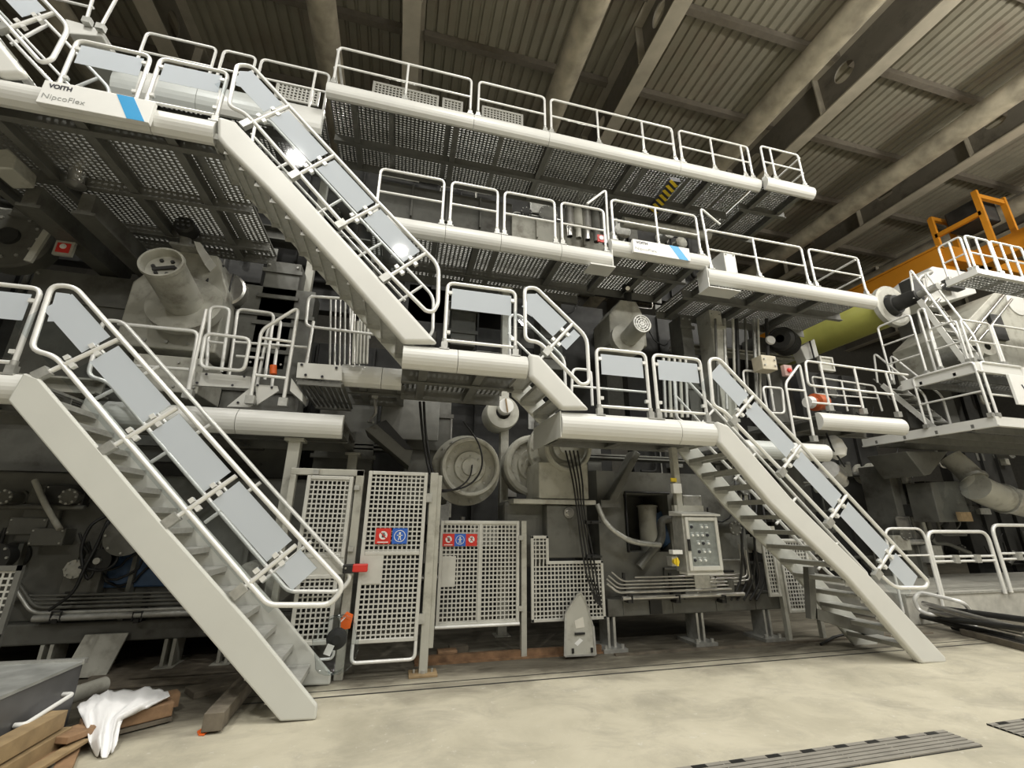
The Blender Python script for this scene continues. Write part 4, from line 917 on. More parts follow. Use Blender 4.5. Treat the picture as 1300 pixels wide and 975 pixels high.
cable('black cable drooping beside the left round motor', [(284, 337, 8.3), (268, 350, 8.2), (259, 365, 8.1), (260, 378, 8.1), (270, 388, 8.2)], .022)
cable('thin black cable across the bluish steel roll end', [(296, 348, 8.3), (291, 370, 8.28), (288, 390, 8.3)], .014)
t = block('pale machined base block with bolts behind the rail gate', 'base_block', 'machine block', (172, 448, 250, 500), 7.7, 8.6, machl, bolts=4)
motor('pale round drive motor with a ribbed end disc, above the low right walkway', (815, 411), 7.6, 8.4, .21, (772, 378, 822, 440), 8.4, -.12)
t = thing('fan_grille', (X(815, 411, 7.55), 7.55, Z(815, 425, 7.55)), 'round pale grille disc on the end of the right round motor', 'grille'); o = at(815, 411, 7.56)
q = MB()
for k in range(1, 5): q.lathe(o, (0, 1, 0), [(0, .205*k/4-.028), (-.02, .205*k/4-.02), (-.02, .205*k/4-.005), (0, .205*k/4)], 32)
q.build('rings', white, t); q = MB()
for k in range(4): a_ = PI*k/4+.2; q.bar(o+V((math.cos(a_)*.2, -.008, math.sin(a_)*.2)), o-V((math.cos(a_)*.2, .008, math.sin(a_)*.2)), .012, .022, (0, 1, 0))
q.build('spokes', white, t)
t = thing('motor_fan', (X(797, 370, 8.4), 8.4, Z(797, 388, 8.4)), 'small dark sensor head on the right round motor', 'sensor'); MB().cyl(at(797, 385, 8.5), at(797, 368, 8.5), .09, n=18).cyl(at(797, 370, 8.45), at(797, 364, 8.45), .14, n=20).build('casing', machd, t); MB().cyl(at(797, 366, 8.3), at(797, 366, 8.2), .05).build('lens', steel, t)

# ------------------------------------------------------------------ next machine section at the right
XR = 12.3
def railY(label, x, y0, y1, z, h, bars=(.5,), posts=(), group=None, r=RR, low=None):
    t = thing('guard_rail', (x, (y0+y1)/2, z), label, 'railing', group)
    P = lambda y, hh: V((x, y, z+hh))
    MB().tube([P(y0, 0), P(y0, h), P(y1, h), P(y1, 0)], r, fillet=.09).build('frame', rail_m, t)
    for bh in bars: MB().tube([P(y0, h*bh), P(y1, h*bh)], r*.85).build('bar', rail_m, t)
    for y in posts: MB().tube([P(y, 0), P(y, h)], r*.95).build('post', rail_m, t)
    for y in (y0, y1): MB().box((x, y, z+.04), (.09, .09, .09)).build('post_foot', galv, t)
    return t
def railX(label, x0, x1, y, z, h, bars=(.5,), posts=(), group=None, r=RR):
    t = thing('guard_rail', ((x0+x1)/2, y, z), label, 'railing', group)
    P = lambda x, hh: V((x, y, z+hh))
    MB().tube([P(x0, 0), P(x0, h), P(x1, h), P(x1, 0)], r, fillet=.09).build('frame', rail_m, t)
    for bh in bars: MB().tube([P(x0, h*bh), P(x1, h*bh)], r*.85).build('bar', rail_m, t)
    for x in posts: MB().tube([P(x, 0), P(x, h)], r*.95).build('post', rail_m, t)
    for x in (x0, x1): MB().box((x, y, z+.04), (.09, .09, .09)).build('post_foot', galv, t)
    return t
def deck(label, x0, x1, y0, y1, z, h=.22):
    t = thing('walkway', (x0, y0, z-h), label, 'walkway')
    MB().span((x0, y0, z-h), (x1, y0+.05, z)).span((x0, y0+.05, z-h), (x0+.05, y1, z)).span((x0-.04, y0-.04, z-h), (x1, y0, z-h+.03)).span((x0-.04, y0, z-h), (x0, y1, z-h+.03)).build('edge_channel', fascia_m, t)
    grating(x0+.05, x1, y0+.05, y1, z-.04, t, px=.12, py=.09)
    for k in range(int((y1-y0)/.7)): MB().span((x0, y0+.4+.7*k, z-h-.05), (x1, y0+.46+.7*k, z-h+.12)).build('cross_beam', under_m, t)
    return t
deck('low pale walkway of the next machine section at the right edge', XR, 18.5, 6.3, 9.2, 4.12)
deck('middle pale walkway of the next machine section, above the lettered board', XR+.02, 18.5, 6.34, 7.9, 5.40, .26)
deck('top pale walkway of the next machine section, near the orange crane', 13.4, 19.5, 6.3, 6.95, 7.95, .18)
GR = 'tubular railings of the next machine section'
railY('long side railing of the low walkway at the right edge, pointing into the hall', XR, 6.36, 7.6, 4.12, 1.27, (.46,), (), GR)
railX('front railing of the low walkway above the lettered board', XR+.15, XR+1.5, 6.33, 4.12, 1.27, (.4,), (), GR)
railX('front railing of the low walkway cut by the right picture edge', XR+1.6, XR+3.6, 6.33, 4.12, 1.27, (.4,), (XR+2.6,), GR)
railY('side railing on the middle walkway of the right section, front one', XR+.04, 6.45, 7.0, 5.40, 1.06, (.5,), (), GR)
railY('side railing on the middle walkway of the right section, rear one', XR+.04, 7.3, 8.1, 5.40, 1.62, (.33, .66), (), GR)
railY('narrow tall frame between the side railings of the middle walkway', XR+.3, 7.12, 7.26, 5.40, 1.75, (.5,), (), GR)
railX('front railing on the middle walkway of the right section, left one', XR+.06, XR+1.0, 6.38, 5.40, 1.05, (.5,), (), GR)
railX('front railing on the middle walkway of the right section, right one', XR+1.08, XR+2.6, 6.38, 5.40, 1.05, (.5,), (), GR)
railX('front railing on the top walkway of the right section, left one', 13.5, 14.35, 6.36, 7.95, 1.0, (.5,), (13.9,), GR)
railX('front railing on the top walkway of the right section, right one', 14.42, 15.6, 6.36, 7.95, 1.0, (.5,), (14.8, 15.2), GR)
railY('side railing on the top walkway of the right section', 13.45, 6.42, 6.9, 7.95, 1.0, (.5,), (6.66,), GR)
def ladder(label, x, y0, z0, y1, z1, w=.55):
    t = thing('step_ladder', (x, (y0+y1)/2, z0), label, 'ladder', None); a, b_ = V((x, y0, z0)), V((x, y1, z1)); dx = V((w, 0, 0))
    for s in (0, 1): MB().bar(a+dx*s, b_+dx*s, .03, .12).build('side_rail', fascia_m, t)
    for k in range(1, 8): p = a.lerp(b_, k/8); MB().box(p+dx/2, (w, .18, .03)).build('tread', galv, t)
    for s in (0, 1):
        u = V((0, 0, .85)); MB().tube([a+dx*s+V((0, 0, .1)), a+dx*s+u, b_+dx*s+u+V((0, 0, .1)), b_+dx*s+V((0, .1, .1))], RR, fillet=.15).build('hand_rail', rail_m, t)
    return t
ladder('steep white step ladder up to the top walkway of the right section', XR+.55, 6.75, 5.42, 7.3, 7.5)
ladder('steep white step ladder from the low to the middle walkway of the right section', XR+.25, 7.6, 4.14, 8.5, 5.5, .6)
t = thing('name_board', (XR+1.5, 6.24, 4.35), 'white board with dark lettering cut off by the right picture edge', 'sign board'); bx0 = at(1279, 476, 6.24); 
MB().span((bx0.x, 6.22, 4.42), (bx0.x+1.9, 6.27, 5.12)).build('board', white, t, bevel=.006); q = text('VOITH', .24, .001, .008); place_text(q, (bx0.x+.30, 6.217, 4.72), (1, 0, 0), (0, 0, 1), 1.15); q.build('lettering', ink, t)
# olive roll and bearing
o = at(1134, 388, 8.0); k_ = 1
t = thing('press_roll', (o.x, 8.0, o.z-.75), 'long olive green roll with a grey end flange, pointing away at the right', 'roll')
MB().lathe(o+V((0, .12, 0)), (0, 1, 0), [(0, 0.382), (0, 0.515), (5.5, 0.515), (5.5, 0.000)], 48).build('roll_shell', rollm, t)
MB().lathe(o, (0, 1, 0), [(.1, 0.305), (0, 0.344), (-.02, 0.535), (0, 0.611), (.12, 0.611), (.12, 0.477)], 48).build('end_flange', machl, t)
MB().lathe(o+V((0, .1, 0)), (0, -1, 0), [(0, 0.401), (.06, 0.382), (.06, 0.286), (.22, 0.267), (.22, 0.210), (.75, 0.191), (.75, 0.000)], 36).build('bearing', machd, t)
MB().lathe(o+V((0, -.6, 0)), (0, -1, 0), [(0, 0.095), (.5, 0.095), (.5, 0.000)], 20).build('drive_shaft', galv, t)
# bodies of the right section
def wedge(label, name, cat, pts, Ya, Yb, mt, extra=None, bevel=.02):
    w = [at(px, py, Ya) for px, py in pts]; t = thing(name, (sum(p.x for p in w)/len(w), Ya, min(p.z for p in w)), label, cat)
    MB().prism(w, (0, Yb-Ya, 0)).build('body', mt, t, bevel=bevel); return t, w
t, w = wedge('white boxy head of the right machine section beside the olive roll', 'roll_stand', 'roll stand', [(1158, 360), (1184, 338), (1232, 346), (1240, 372), (1196, 384), (1164, 378)], 8.3, 9.2, fascia_m)
MB().tube([at(1150, 376, 8.1), at(1166, 352, 8.0), at(1180, 346, 8.1)], .09).build('pipe', galv, t); MB().box(at(1158, 366, 8.0), (.5, .3, .4)).box(at(1210, 362, 8.1), (.6, .2, .3)).build('valve_box', machd, t)
MB().tube([at(1170, 388, 8.0), at(1180, 372, 8.0), at(1196, 362, 8.0)], .06).tube([at(1176, 396, 8.0), at(1192, 380, 8.0)], .05).build('hydraulic_line', steel, t)
t, w = wedge('pale sloping machine body of the right section behind its middle railing', 'press_unit', 'press unit', [(1216, 420), (1262, 372), (1310, 360), (1340, 470), (1230, 470)], 8.0, 9.8, machl)
o = at(1292, 384, 7.95); MB().lathe(o, (0, 1, 0), [(0, 0), (0, .30), (.02, .42), (.1, .42)], 32).build('round_cover', fascia_m, t); MB().span(*pspan(1256, 398, 1282, 432, 7.9, 8.0)).build('dark_panel', machd, t); MB().tube([at(1228, 434, 7.9), at(1246, 408, 7.9), at(1276, 372, 7.9)], .05).tube([at(1236, 440, 7.9), at(1256, 416, 7.9), at(1284, 380, 7.9)], .04).build('hydraulic_line', steel, t)
for k in range(3): one(MB().lathe(at(1222+16*k, 446-3*k, 7.7), (.15, 1, 0), [(0, .10), (0, .26), (.5, .26), (.5, .1)], 28), 'hose_drum', machl if k else galv, ['left', 'middle', 'right'][k]+' of the three pale rollers behind the middle railing of the right section', 'roller')
block('pale upright machine frame of the right section, behind the ladders', 'machine_upright', 'machine upright', (1176, 395, 1206, 545), 9.4, 10, mach, bolts=3)
t = block('dark machine frame wall of the right section', 'machine_housing', 'machine housing', (1150, 400, 1340, 760), 10.3, 10.6, machd, ribs=3); clutter(t, (1160, 410, 1300, 735), 10.3, 34, 33)
t = block('grey machine frame below the low walkway of the right section', 'machine_housing', 'machine housing', (1125, 590, 1182, 738), 9.2, 10, mach, bolts=3, ribs=1); clutter(t, (1128, 598, 1178, 720), 9.2, 12, 34, .5)
t, w = wedge('grey funnel shaped hopper under the low walkway of the right section', 'hopper', 'hopper', [(1150, 573), (1204, 573), (1182, 602), (1174, 604)], 8.2, 9.2, mach)
t, w = wedge('machine part wrapped in wrinkled clear plastic, right of the right stair', 'wrapped_part', 'wrapped part', [(1181, 612), (1217, 611), (1236, 662), (1194, 663)], 8.4, 9.0, mach); 
wr = [p+V((random.uniform(-.05, .05), -.06, random.uniform(-.04, .04))) for p in w]; n = 8; q = MB(); vs = []
for i in range(n+1):
    for j in range(n+1):
        u, v_ = i/n, j/n; p = (w[0]*(1-u)+w[1]*u)*(1-v_)+(w[3]*(1-u)+w[2]*u)*v_
        vs.append(p+V((0, -.08-.07*abs(math.sin(u*7+v_*4))-.04*random.random(), 0)))
q.add(vs, [(i*(n+1)+j, (i+1)*(n+1)+j, (i+1)*(n+1)+j+1, i*(n+1)+j+1) for i in range(n) for j in range(n)], True)
q.build('plastic_wrap', clear, t)
MB().span(*pspan(1219, 650, 1236, 662, 8.2, 8.3)).build('cardboard_patch', woodl, t)
GPL = 'lagged pipes under the right section'
for lab, pts, r in (('upper lagged pipe elbow under the right section', [(1206, 580, 8.6), (1225, 596, 8.4), (1240, 612, 8.2), (1230, 625, 8.4)], .26), ('thick lagged pipe running to the right picture edge', [(1238, 618, 8.1), (1262, 630, 8.1), (1310, 642, 8.1)], .34)):
    w = [at(*p) for p in pts]; t = thing('lagged_pipe', (w[0].x, w[0].y, min(p.z for p in w)-r), lab, 'pipe', GPL); MB().tube(w, r, 20, fillet=.3).build('lagging', machl, t)
    for k in range(1, len(w)-1): d = (w[k+1]-w[k]).normalized(); MB().lathe(w[k]+d*.25, d, [(0, r), (0, r+.04), (.08, r+.04), (.08, r)], 24).build('band', galv, t)
# low platform with barriers, tubes on the floor
t = thing('low_platform', (at(1200, 755, 7.2).x, 7.2, 0), 'low pale concrete platform at the right edge, behind the bundle of tubes', 'platform')
xa_ = at(1150, 760, 7.3).x
MB().span((xa_, 7.3, 0), (20, 9.8, az(1200, 752, 7.3))).build('slab', mat('pale_concrete', (.45, .44, .39), .6, var=.15), t, bevel=.02); MB().span((xa_, 7.28, az(1200, 752, 7.3)-.04), (20, 7.3, az(1200, 752, 7.3))).build('edge_angle', galv, t)
def barrier(label, x0, x1, yt, y0b, y1b, Y, bars, r=.036):
    a, b_ = at(x0, y0b, Y), at(x1, y1b, Y); zt_ = at((x0+x1)/2, yt, Y).z
    t = thing('safety_barrier', ((a.x+b_.x)/2, Y, min(a.z, b_.z)), label, 'barrier', 'round cornered barriers at the right')
    MB().tube([a, V((a.x, Y, zt_)), V((b_.x, Y, zt_)), V((b_.x, Y, a.z))], r, fillet=.22).build('frame', rail_m, t)
    for k, y in enumerate(bars): zz = at((x0+x1)/2, y, Y).z; MB().tube([V((a.x, Y, zz)), V((b_.x, Y, zz))], r*.7).build('bar', rail_m, t)
    if len(bars) > 1:
        for f in (.33, .68): x = a.x+(b_.x-a.x)*f; z = at((x0+x1)/2, (bars[0]+bars[1])/2, Y).z; MB().box((x, Y-.02, z), (.13, .1, .16)).build('clamp', galv, t)
barrier('slim barrier right behind the foot of the right stair', 1147, 1194, 671, 778, 757, 7.25, (705,), .026)
barrier('barrier with two clamped bars on the low platform at right', 1197, 1280, 675, 757, 766, 7.25, (706, 712))
barrier('barrier cut off by the right picture edge on the low platform', 1284, 1350, 667, 752, 758, 7.25, (702, 709))
w = [atz(*p) for p in ((1240, 803, .03), (1232, 775, .35), (1222, 764, .55), (1168, 752, .62), (1160, 760, .5), (1166, 774, .3), (1178, 780, .25), (1226, 781, .3))]
one(MB().tube(w, .036, fillet=.2), 'bent_tube', rail_m, 'loose bent handrail tube leaning over the pile of tubes', 'tube')
for k, (a, b_, r, m_) in enumerate((((1172, 766, .42), (1300, 800, .30), .045, steel), ((1180, 776, .30), (1312, 806, .22), .05, steel), ((1190, 784, .20), (1312, 800, .36), .045, machd), ((1170, 782, .16), (1290, 812, .10), .05, machd), ((1200, 790, .12), (1320, 818, .10), .06, steel), ((1176, 770, .30), (1310, 788, .42), .05, machd), ((1210, 796, .06), (1316, 824, .07), .05, machd))):
    one(MB().tube([atz(*a), atz(*b_)], r, 14), 'loose_tube', m_, ['polished tube on top of the pile at the right edge', 'polished tube, second from the top of the pile at the right edge', 'dark tube in the middle of the pile at the right edge', 'dark tube at the left end of the pile at the right edge', 'thick polished tube near the floor in the pile at the right edge', 'dark tube lying behind the pile at the right edge', 'dark lowest tube of the pile at the right edge'][k], 'tube', 'loose tubes piled at the right edge')
a, b_ = atz(1224, 806, 0), atz(1312, 829, 0); one(MB().bar(a+V((0, 0, .05)), b_+V((0, 0, .05)), .12, .10), 'floor_timber', oldwood, 'long timber on the floor in front of the pile of tubes', 'timber', bevel=.01)
w = [atz(1042, 818, .02), atz(1058, 809, .05), atz(1080, 803, .05), atz(1088, 800, .12)]; one(MB().tube(w, .02), 'bent_rod', machd, 'thin bent rod on the floor under the right stair', 'rod')
t = thing('stair_support', (at(1060, 785, 6.2).x, 6.2, 0), 'dark grey support frame under the lower part of the right stair', 'support')
w = [at(*p, 6.1) for p in ((1036, 772), (1122, 797), (1122, 812), (1036, 786))]; MB().prism(w, (0, .1, 0)).build('beam', under_m, t); w = [at(*p, 6.1) for p in ((1026, 720), (1034, 720), (1038, 786), (1030, 786))]; MB().prism(w, (0, .1, 0)).build('upright', under_m, t)

# ------------------------------------------------------------------ orange overhead crane
t = thing('overhead_crane', (19, 12, 10.4), 'orange overhead travelling crane under the roof at far right', 'crane')
MB().span((18.7, 9.6, 10.75), (19.3, 22, 11.75)).span((18.65, 9.6, 11.7), (19.35, 22, 11.78)).span((18.65, 9.6, 10.70), (19.35, 22, 10.78)).build('main_girder', orange, t)
MB().span((20.2, 5.0, 11.0), (20.8, 9.8, 11.7)).span((18.8, 9.3, 11.0), (23, 9.7, 11.6)).build('end_girder', orange, t)
q = MB()
for a, b_ in (((19.0, 9.7, 11.7), (19.0, 9.7, 13.1)), ((19.0, 8.3, 10.9), (19.0, 8.3, 13.2)), ((19.0, 9.7, 12.3), (19.0, 8.3, 12.3)), ((19.0, 9.7, 13.1), (20.0, 9.7, 13.1)), ((20, 9.7, 11.6), (20, 9.7, 13.1)), ((19.0, 8.3, 13.0), (20.4, 8.3, 13.0)), ((20.4, 8.3, 11.7), (20.4, 8.3, 13.2))): q.bar(a, b_, .11, .16)
q.build('platform_frame', orange, t)
MB().span((19.4, 8.5, 12.35), (20.4, 9.5, 13.2)).build('hoist', machd, t, bevel=.06); MB().span((19.1, 6.3, 11.5), (19.8, 7.2, 12.2)).build('control_box', mat('crane_box_grey', (.42, .44, .45), .45), t, bevel=.02)

# ------------------------------------------------------------------ things on the floor
pA, pB = atz(107, 838.5, .6), atz(16, 877, .6); d = (pB-pA); d.z = 0; d.normalize(); n_ = V((d.y, -d.x, 0))
if n_.x > 0: n_ = -n_                                   # towards the left
L_, W_ = 1.15, .75
t = thing('tool_crate', (pA+d*L_/2+n_*W_/2)-V((0, 0, .57)), 'dark grey metal crate with a dusty lid and a white handle bar, lower left corner', 'crate')
c = lambda a, b_, z: V((pA.x, pA.y, 0))+d*a+n_*b_+V((0, 0, z))
MB().prism([c(0, 0, .06), c(L_*.62, 0, .06), c(L_*.80, 0, .28), c(L_*.80, 0, .575), c(0, 0, .575)], n_*W_).build('body', boxgrey, t, bevel=.01)
MB().prism([c(-.0, -.01, .575), c(L_*.82, -.01, .575), c(L_*.82, -.01, .60), c(0, -.01, .60)], n_*(W_+.02)).build('lid', boxtop, t)
MB().prism([c(-.02, -.02, .575), c(.03, -.02, .575), c(.03, -.02, .62), c(-.02, -.02, .62)], n_*(W_+.04)).build('lid_edge', galv, t)
MB().tube([c(.18, 0, .38), c(.18, -.08, .38), c(.68, -.08, .33), c(.68, -.01, .33)], .018, fillet=.04).build('handle', white, t)
def plank(label, a, b_, w, h, mt=wood, roll=0, name='timber_plank', grp=None, up=(0, 0, 1)):
    return one(MB().bar(a, b_, w, h, up), name, mt, label, 'timber', grp, bevel=.006)
plank('thick yellowish timber under the right side of the crate, upper one', c(.42, -.14, .27), c(1.3, -.14, .27), .14, .13, woodl)
plank('thick yellowish timber under the right side of the crate, lower one', c(.36, -.16, .12), c(1.4, -.16, .12), .16, .14, woodl)
plank('broken brown board lying before the crate, leftmost', atz(110, 922, .06), atz(20, 985, .06), .16, .05, wood)
plank('short brown board end sticking out before the crate', atz(112, 924, .14), atz(70, 940, .16), .22, .05, wood)
plank('splintered pale board lying over the brown boards before the crate', atz(105, 940, .10), atz(30, 985, .09), .10, .03, woodl)
plank('brown pallet foot standing below the broken boards', atz(92, 948, .03), atz(76, 985, .03), .12, .06, wood)
t = thing('pallet', (atz(160, 905, .06)), 'brown wooden pallet end carrying the white cloth', 'pallet')
q0, q1 = atz(218, 897, .11), atz(100, 925, .11); MB().bar(q0, q1, .16, .12).build('block', wood, t, bevel=.01); MB().bar(q0+V((.0, -.0, -.08)), q1+V((0, 0, -.08)), .20, .03).build('bottom_board', oldwood, t); MB().bar(q0+V((-.05, .25, .0)), q1+V((-.05, .25, .0)), .16, .12).build('block', wood, t)
e = atz(132, 869, .22); f_ = atz(100, 880, .22); t = thing('pipe_offcut', e-V((0, 0, .07)), 'short grey pipe offcut lying beside the white cloth', 'pipe'); dd = (e-f_).normalized(); MB().lathe(f_-dd*.2, dd, [(0, .04), (0, .075), ((e-f_).length+.2, .075), ((e-f_).length+.2, .06), (.2, .06)], 24).build('tube', machl, t)
# cloth: lies over the pallet and hangs to the floor
rows = [[(97, 898, .22), (122, 880, .25), (150, 876, .24), (190, 873, .23), (213, 876, .20)],
        [(99, 903, .22), (124, 889, .26), (150, 892, .25), (186, 888, .24), (215, 886, .20)],
        [(104, 912, .20), (122, 896, .25), (146, 902, .22), (178, 896, .23), (196, 896, .18)],
        [(109, 928, .15), (126, 915, .19), (140, 914, .18), (150, 912, .19), (158, 910, .16)],
        [(112, 942, .09), (124, 938, .13), (138, 936, .10), (146, 930, .12), (152, 926, .10)],
        [(122, 958, .02), (126, 956, .05), (136, 960, .02), (145, 950, .04), (149, 944, .03)]]
g = [[atz(*p) for p in r] for r in rows]; R_, K_ = len(g), 5; S = 6; vs = []
def lerp2(u, v_):
    i = min(int(u), R_-2); j = min(int(v_), K_-2); a, b_ = u-i, v_-j
    a = a*a*(3-2*a)*.5+a*.5
    return (g[i][j]*(1-b_)+g[i][j+1]*b_)*(1-a)+(g[i+1][j]*(1-b_)+g[i+1][j+1]*b_)*a
nu, nv = (R_-1)*S, (K_-1)*S
for i in range(nu+1):
    for j in range(nv+1):
        p = lerp2(i/S, j/S); u, v_ = i/nu, j/nv
        p = p+V((0, 0, .022*math.sin(v_*19+u*3)*(.3+u)+.012*math.sin(v_*37+u*11))); p.z = max(p.z, .012); vs.append(p)
cl = MB().add(vs, [(i*(nv+1)+j, (i+1)*(nv+1)+j, (i+1)*(nv+1)+j+1, i*(nv+1)+j+1) for i in range(nu) for j in range(nv)], True)
o = one(cl, 'cloth', cloth_m, 'crumpled white cloth thrown over the pallet end, lower left', 'cloth'); sd = o.modifiers.new('s', 'SOLIDIFY'); sd.thickness = .006
a, b_ = atz(270, 917, .10), atz(312, 868, .10); plank('old round-edged sleeper timber on the floor under the big left stair', a, b_, .17, .15, oldwood, name='sleeper')
plank('flat dark plank on the floor behind the sleeper', atz(240, 880, .03), atz(330, 858, .03), .3, .06, oldwood)
one(MB().prism([atz(250, 930, .004), atz(258, 925, .004), atz(264, 929, .004), atz(259, 934, .004), atz(252, 934, .004)], (0, 0, .012)), 'plastic_scrap', oring, 'small orange scrap on the floor beside the sleeper', 'scrap')
for k in range(6):
    px = 150+18*k; plank('weathered floor plank before the left machine bed, row %s from the front' % ['one', 'two', 'three', 'four', 'five', 'six'][k], atz(100+10*k, 872-7.5*k, .02), atz(310+8*k, 858-7*k, .02), .26, .03, oldwood, grp='weathered planks under the left machine bed')
# guard sheet leaning at the fence
t = thing('guard_sheet', (at(737, 832, 6.85).x, 6.8, 0), 'grey pointed sheet metal guard leaning against the low mesh panel', 'guard')
w = [(717, 833), (756, 831), (753, 795), (743, 762), (738, 753), (734, 754), (718, 779)]; b0 = at(737, 832, 6.72)
def lean(px, py):
    p = at(px, py, 6.72); k = p.z/1.0; return at(px, py, 6.72+.16*k)
ww = [lean(*p) for p in w]; MB().prism(ww, (0, .02, 0)).build('sheet', machl, t)
q = MB()
for i in range(len(ww)): q.bar(ww[i], ww[(i+1) % len(ww)], .03, .02)
q.build('rolled_edge', galv, t)
q = MB()
for px, py in ((727, 826), (751, 825)): MB().box(lean(px, py)-V((0, .012, 0)), (.03, .02, .06)).build('slot', black, t)
q.span(lean(729, 803)-V((0, .03, 0)), lean(742, 805)-V((0, .01, 0))); q.build('slot', black, t)
w = [lean(*p)-V((0, .006, 0)) for p in ((729, 817), (736, 810), (740, 813), (733, 820))]; MB().prism(w, (0, .003, 0)).build('paper_label', white, t)
w = [lean(*p)-V((0, .006, 0)) for p in ((729, 788), (740, 783), (742, 796), (731, 798))]; MB().prism(w, (0, .003, 0)).build('chalk_patch', mat('chalk', (.62, .60, .53), .8), t)
# plastic bag and tags at the gate
t = thing('plastic_bag', at(425, 838, 6.2), 'clear plastic bag with dark content and white label at the foot of the left stair', 'bag'); o = at(427, 812, 6.15)
vs = []; nn = 18; mm = 12
for i in range(mm+1):
    for j in range(nn):
        a = 2*PI*j/nn; th = PI*i/mm; rr = .25*math.sin(th)**.8*(1+.12*math.sin(3*a+i)); vs.append(o+V((rr*math.cos(a), .45*rr*math.sin(a), .30*math.cos(th)-.05+.02*math.sin(5*a))))
MB().add(vs, [(i*nn+j, (i+1)*nn+j, (i+1)*nn+(j+1) % nn, i*nn+(j+1) % nn) for i in range(mm) for j in range(nn)], True).build('bag', clear, t)
MB().lathe(o+V((0, .05, 0)), (0, -1, 0), [(0, 0), (0, .12), (.06, .11), (.08, .05), (.08, 0)], 20).build('dark_content', machd, t); MB().box(o+V((-.06, -.10, -.08)), (.08, .006, .11), M.Rotation(.35, 3, 'Y')).build('white_label', white, t)
MB().tube([o+V((0, 0, .26)), at(432, 790, 6.3), at(438, 784, 6.4)], .008).build('string', rail_m, t)
o = at(439, 788, 6.42); one(MB().prism([o+V(p) for p in ((-.05, 0, -.10), (.06, 0, -.09), (.08, 0, .06), (.0, 0, .10), (-.06, 0, .03))], (0, .03, 0)), 'orange_tag', oring, 'orange plastic tag hanging on the gate post', 'tag')
# drain grates
g2 = atz(1197, 928.5, 0); g3 = atz(1246, 948.5, 0)
def drainw(label, x0, x1, y0, y1):
    t = thing('floor_grate', ((x0+x1)/2, (y0+y1)/2, 0), label, 'grate'); n = 6; q = MB()
    for k in range(n): yy = y0+(y1-y0)*(k+.5)/n; q.span((x0, yy-(y1-y0)/n*.38, .004), (x1, yy+(y1-y0)/n*.38, .016))
    x = x0
    while x < x1: q.span((x, y0, .004), (x+.012, y1, .0155)); x += .55
    q.build('bars', mat('grate_steel', (.27, .255, .22), .6, .1), t); MB().span((x0, y0, .001), (x1, y1, .005)).build('pit', black, t)
    q = MB(); x = x0+.1
    while x < x1-.1: MB().span((x, y1-.06, .016), (x+.13, y1-.015, .019)).build('slot', black, t); x += .36
drainw('long striped steel drain grate in the floor at the lower right', g2.x-3.6, g2.x, g3.y, g2.y)
g4 = atz(1254, 921, 0); drainw('second striped drain grate at the right picture edge', g4.x, g4.x+2, g3.y, g2.y)
# floor joints and the rusty rails in front of the machine
for y_, w_ in ((atz(650, 859, 0).y, .02), (atz(650, 866, 0).y, .03)):
    struct(MB().span((-1.5, y_-w_/2, .001), (14, y_+w_/2, .003)).build('floor_joint', machd, loc='world'))
one(MB().span((.4, 6.98, 0), (3.2, 7.06, .09)).span((.4, 6.9, 0), (3.2, 7.14, .02)), 'floor_rail', rust, 'low rusty rail on the floor below the mesh panels', 'rail')
one(MB().span((3.3, 6.72, 0), (9.6, 6.78, .03)), 'floor_rail', oldwood, 'flat brown strip on the floor before the machine feet under the cabinet', 'rail')
for k, (px, py) in enumerate(((563, 838), (578, 832))):
    p = atz(px, py, 0); one(MB().box(p+V((.05, .05, .06)), (.28, .16, .12)), 'timber_block', oldwood if k else wood, ('front', 'rear')[k]+' small timber block beside the tall fence post', 'timber', bevel=.01)

# ------------------------------------------------------------------ small rails, gates and boxes between the walkways
def pxtube(pts, Y, r=RR, closed=False, fillet=.1): return MB().tube([at(px, py, Y) for px, py in pts], r, closed=closed, fillet=fillet)
def pxthing(name, label, cat, Y, tubes, group=None, feet=(), r=RR):
    ps = [at(px, py, Y) for tb in tubes for px, py in tb[1]]; t = thing(name, (sum(p.x for p in ps)/len(ps), Y, min(p.z for p in ps)), label, cat, group)
    for nm, pts, *o in tubes: pxtube(pts, Y, r*(.85 if nm == 'bar' else 1), *(o or [])).build(nm, rail_m, t)
    for px, py in feet: MB().box(at(px, py, Y)+V((0, 0, .05)), (.12, .09, .12)).build('post_foot', galv, t)
    return t
GS = 'small tube rails and gates behind the big left stair'
YG = 6.7
pxthing('stair_rail', 'sloping tube rail with two posts above the mesh gates', 'railing', YG, [('frame', [(317, 512), (332, 419), (379, 390), (359, 514)]), ('bar', [(332, 429), (371, 434)]), ('bar', [(324, 476), (364, 480)])], GS, [(317, 512), (359, 515)])
pxthing('stair_rail', 'second sloping tube rail just behind the one above the mesh gates', 'railing', YG+.75, [('frame', [(326, 490), (341, 416), (357, 405), (345, 490)]), ('bar', [(336, 440), (354, 442)])], GS)
pxthing('swing_gate', 'small rounded swing gate hanging between two posts left of the sloping rail', 'gate', YG, [('frame', [(261, 423), (318, 430), (310, 471), (254, 466)], True), ], GS)
pxthing('gate_post', 'gate post with a rail running left, behind the big left stair', 'railing', YG, [('post', [(237, 506), (262, 393)]), ('frame', [(150, 411), (252, 421), (238, 500)]), ('bar', [(167, 464), (240, 469)]), ], GS, [(238, 505)])
pxthing('guard_rail', 'narrow upright tube loop behind the swing gate', 'railing', YG+.5, [('frame', [(262, 470), (267, 389), (292, 391), (281, 472)]), ('bar', [(265, 434), (286, 436)])], GS)
pxthing('guard_rail', 'wider tube loop behind the swing gate', 'railing', YG+.7, [('frame', [(290, 482), (302, 392), (348, 398), (336, 482)]), ('bar', [(296, 434), (390, 441)]), ('bar', [(300, 452), (335, 455)])], GS)
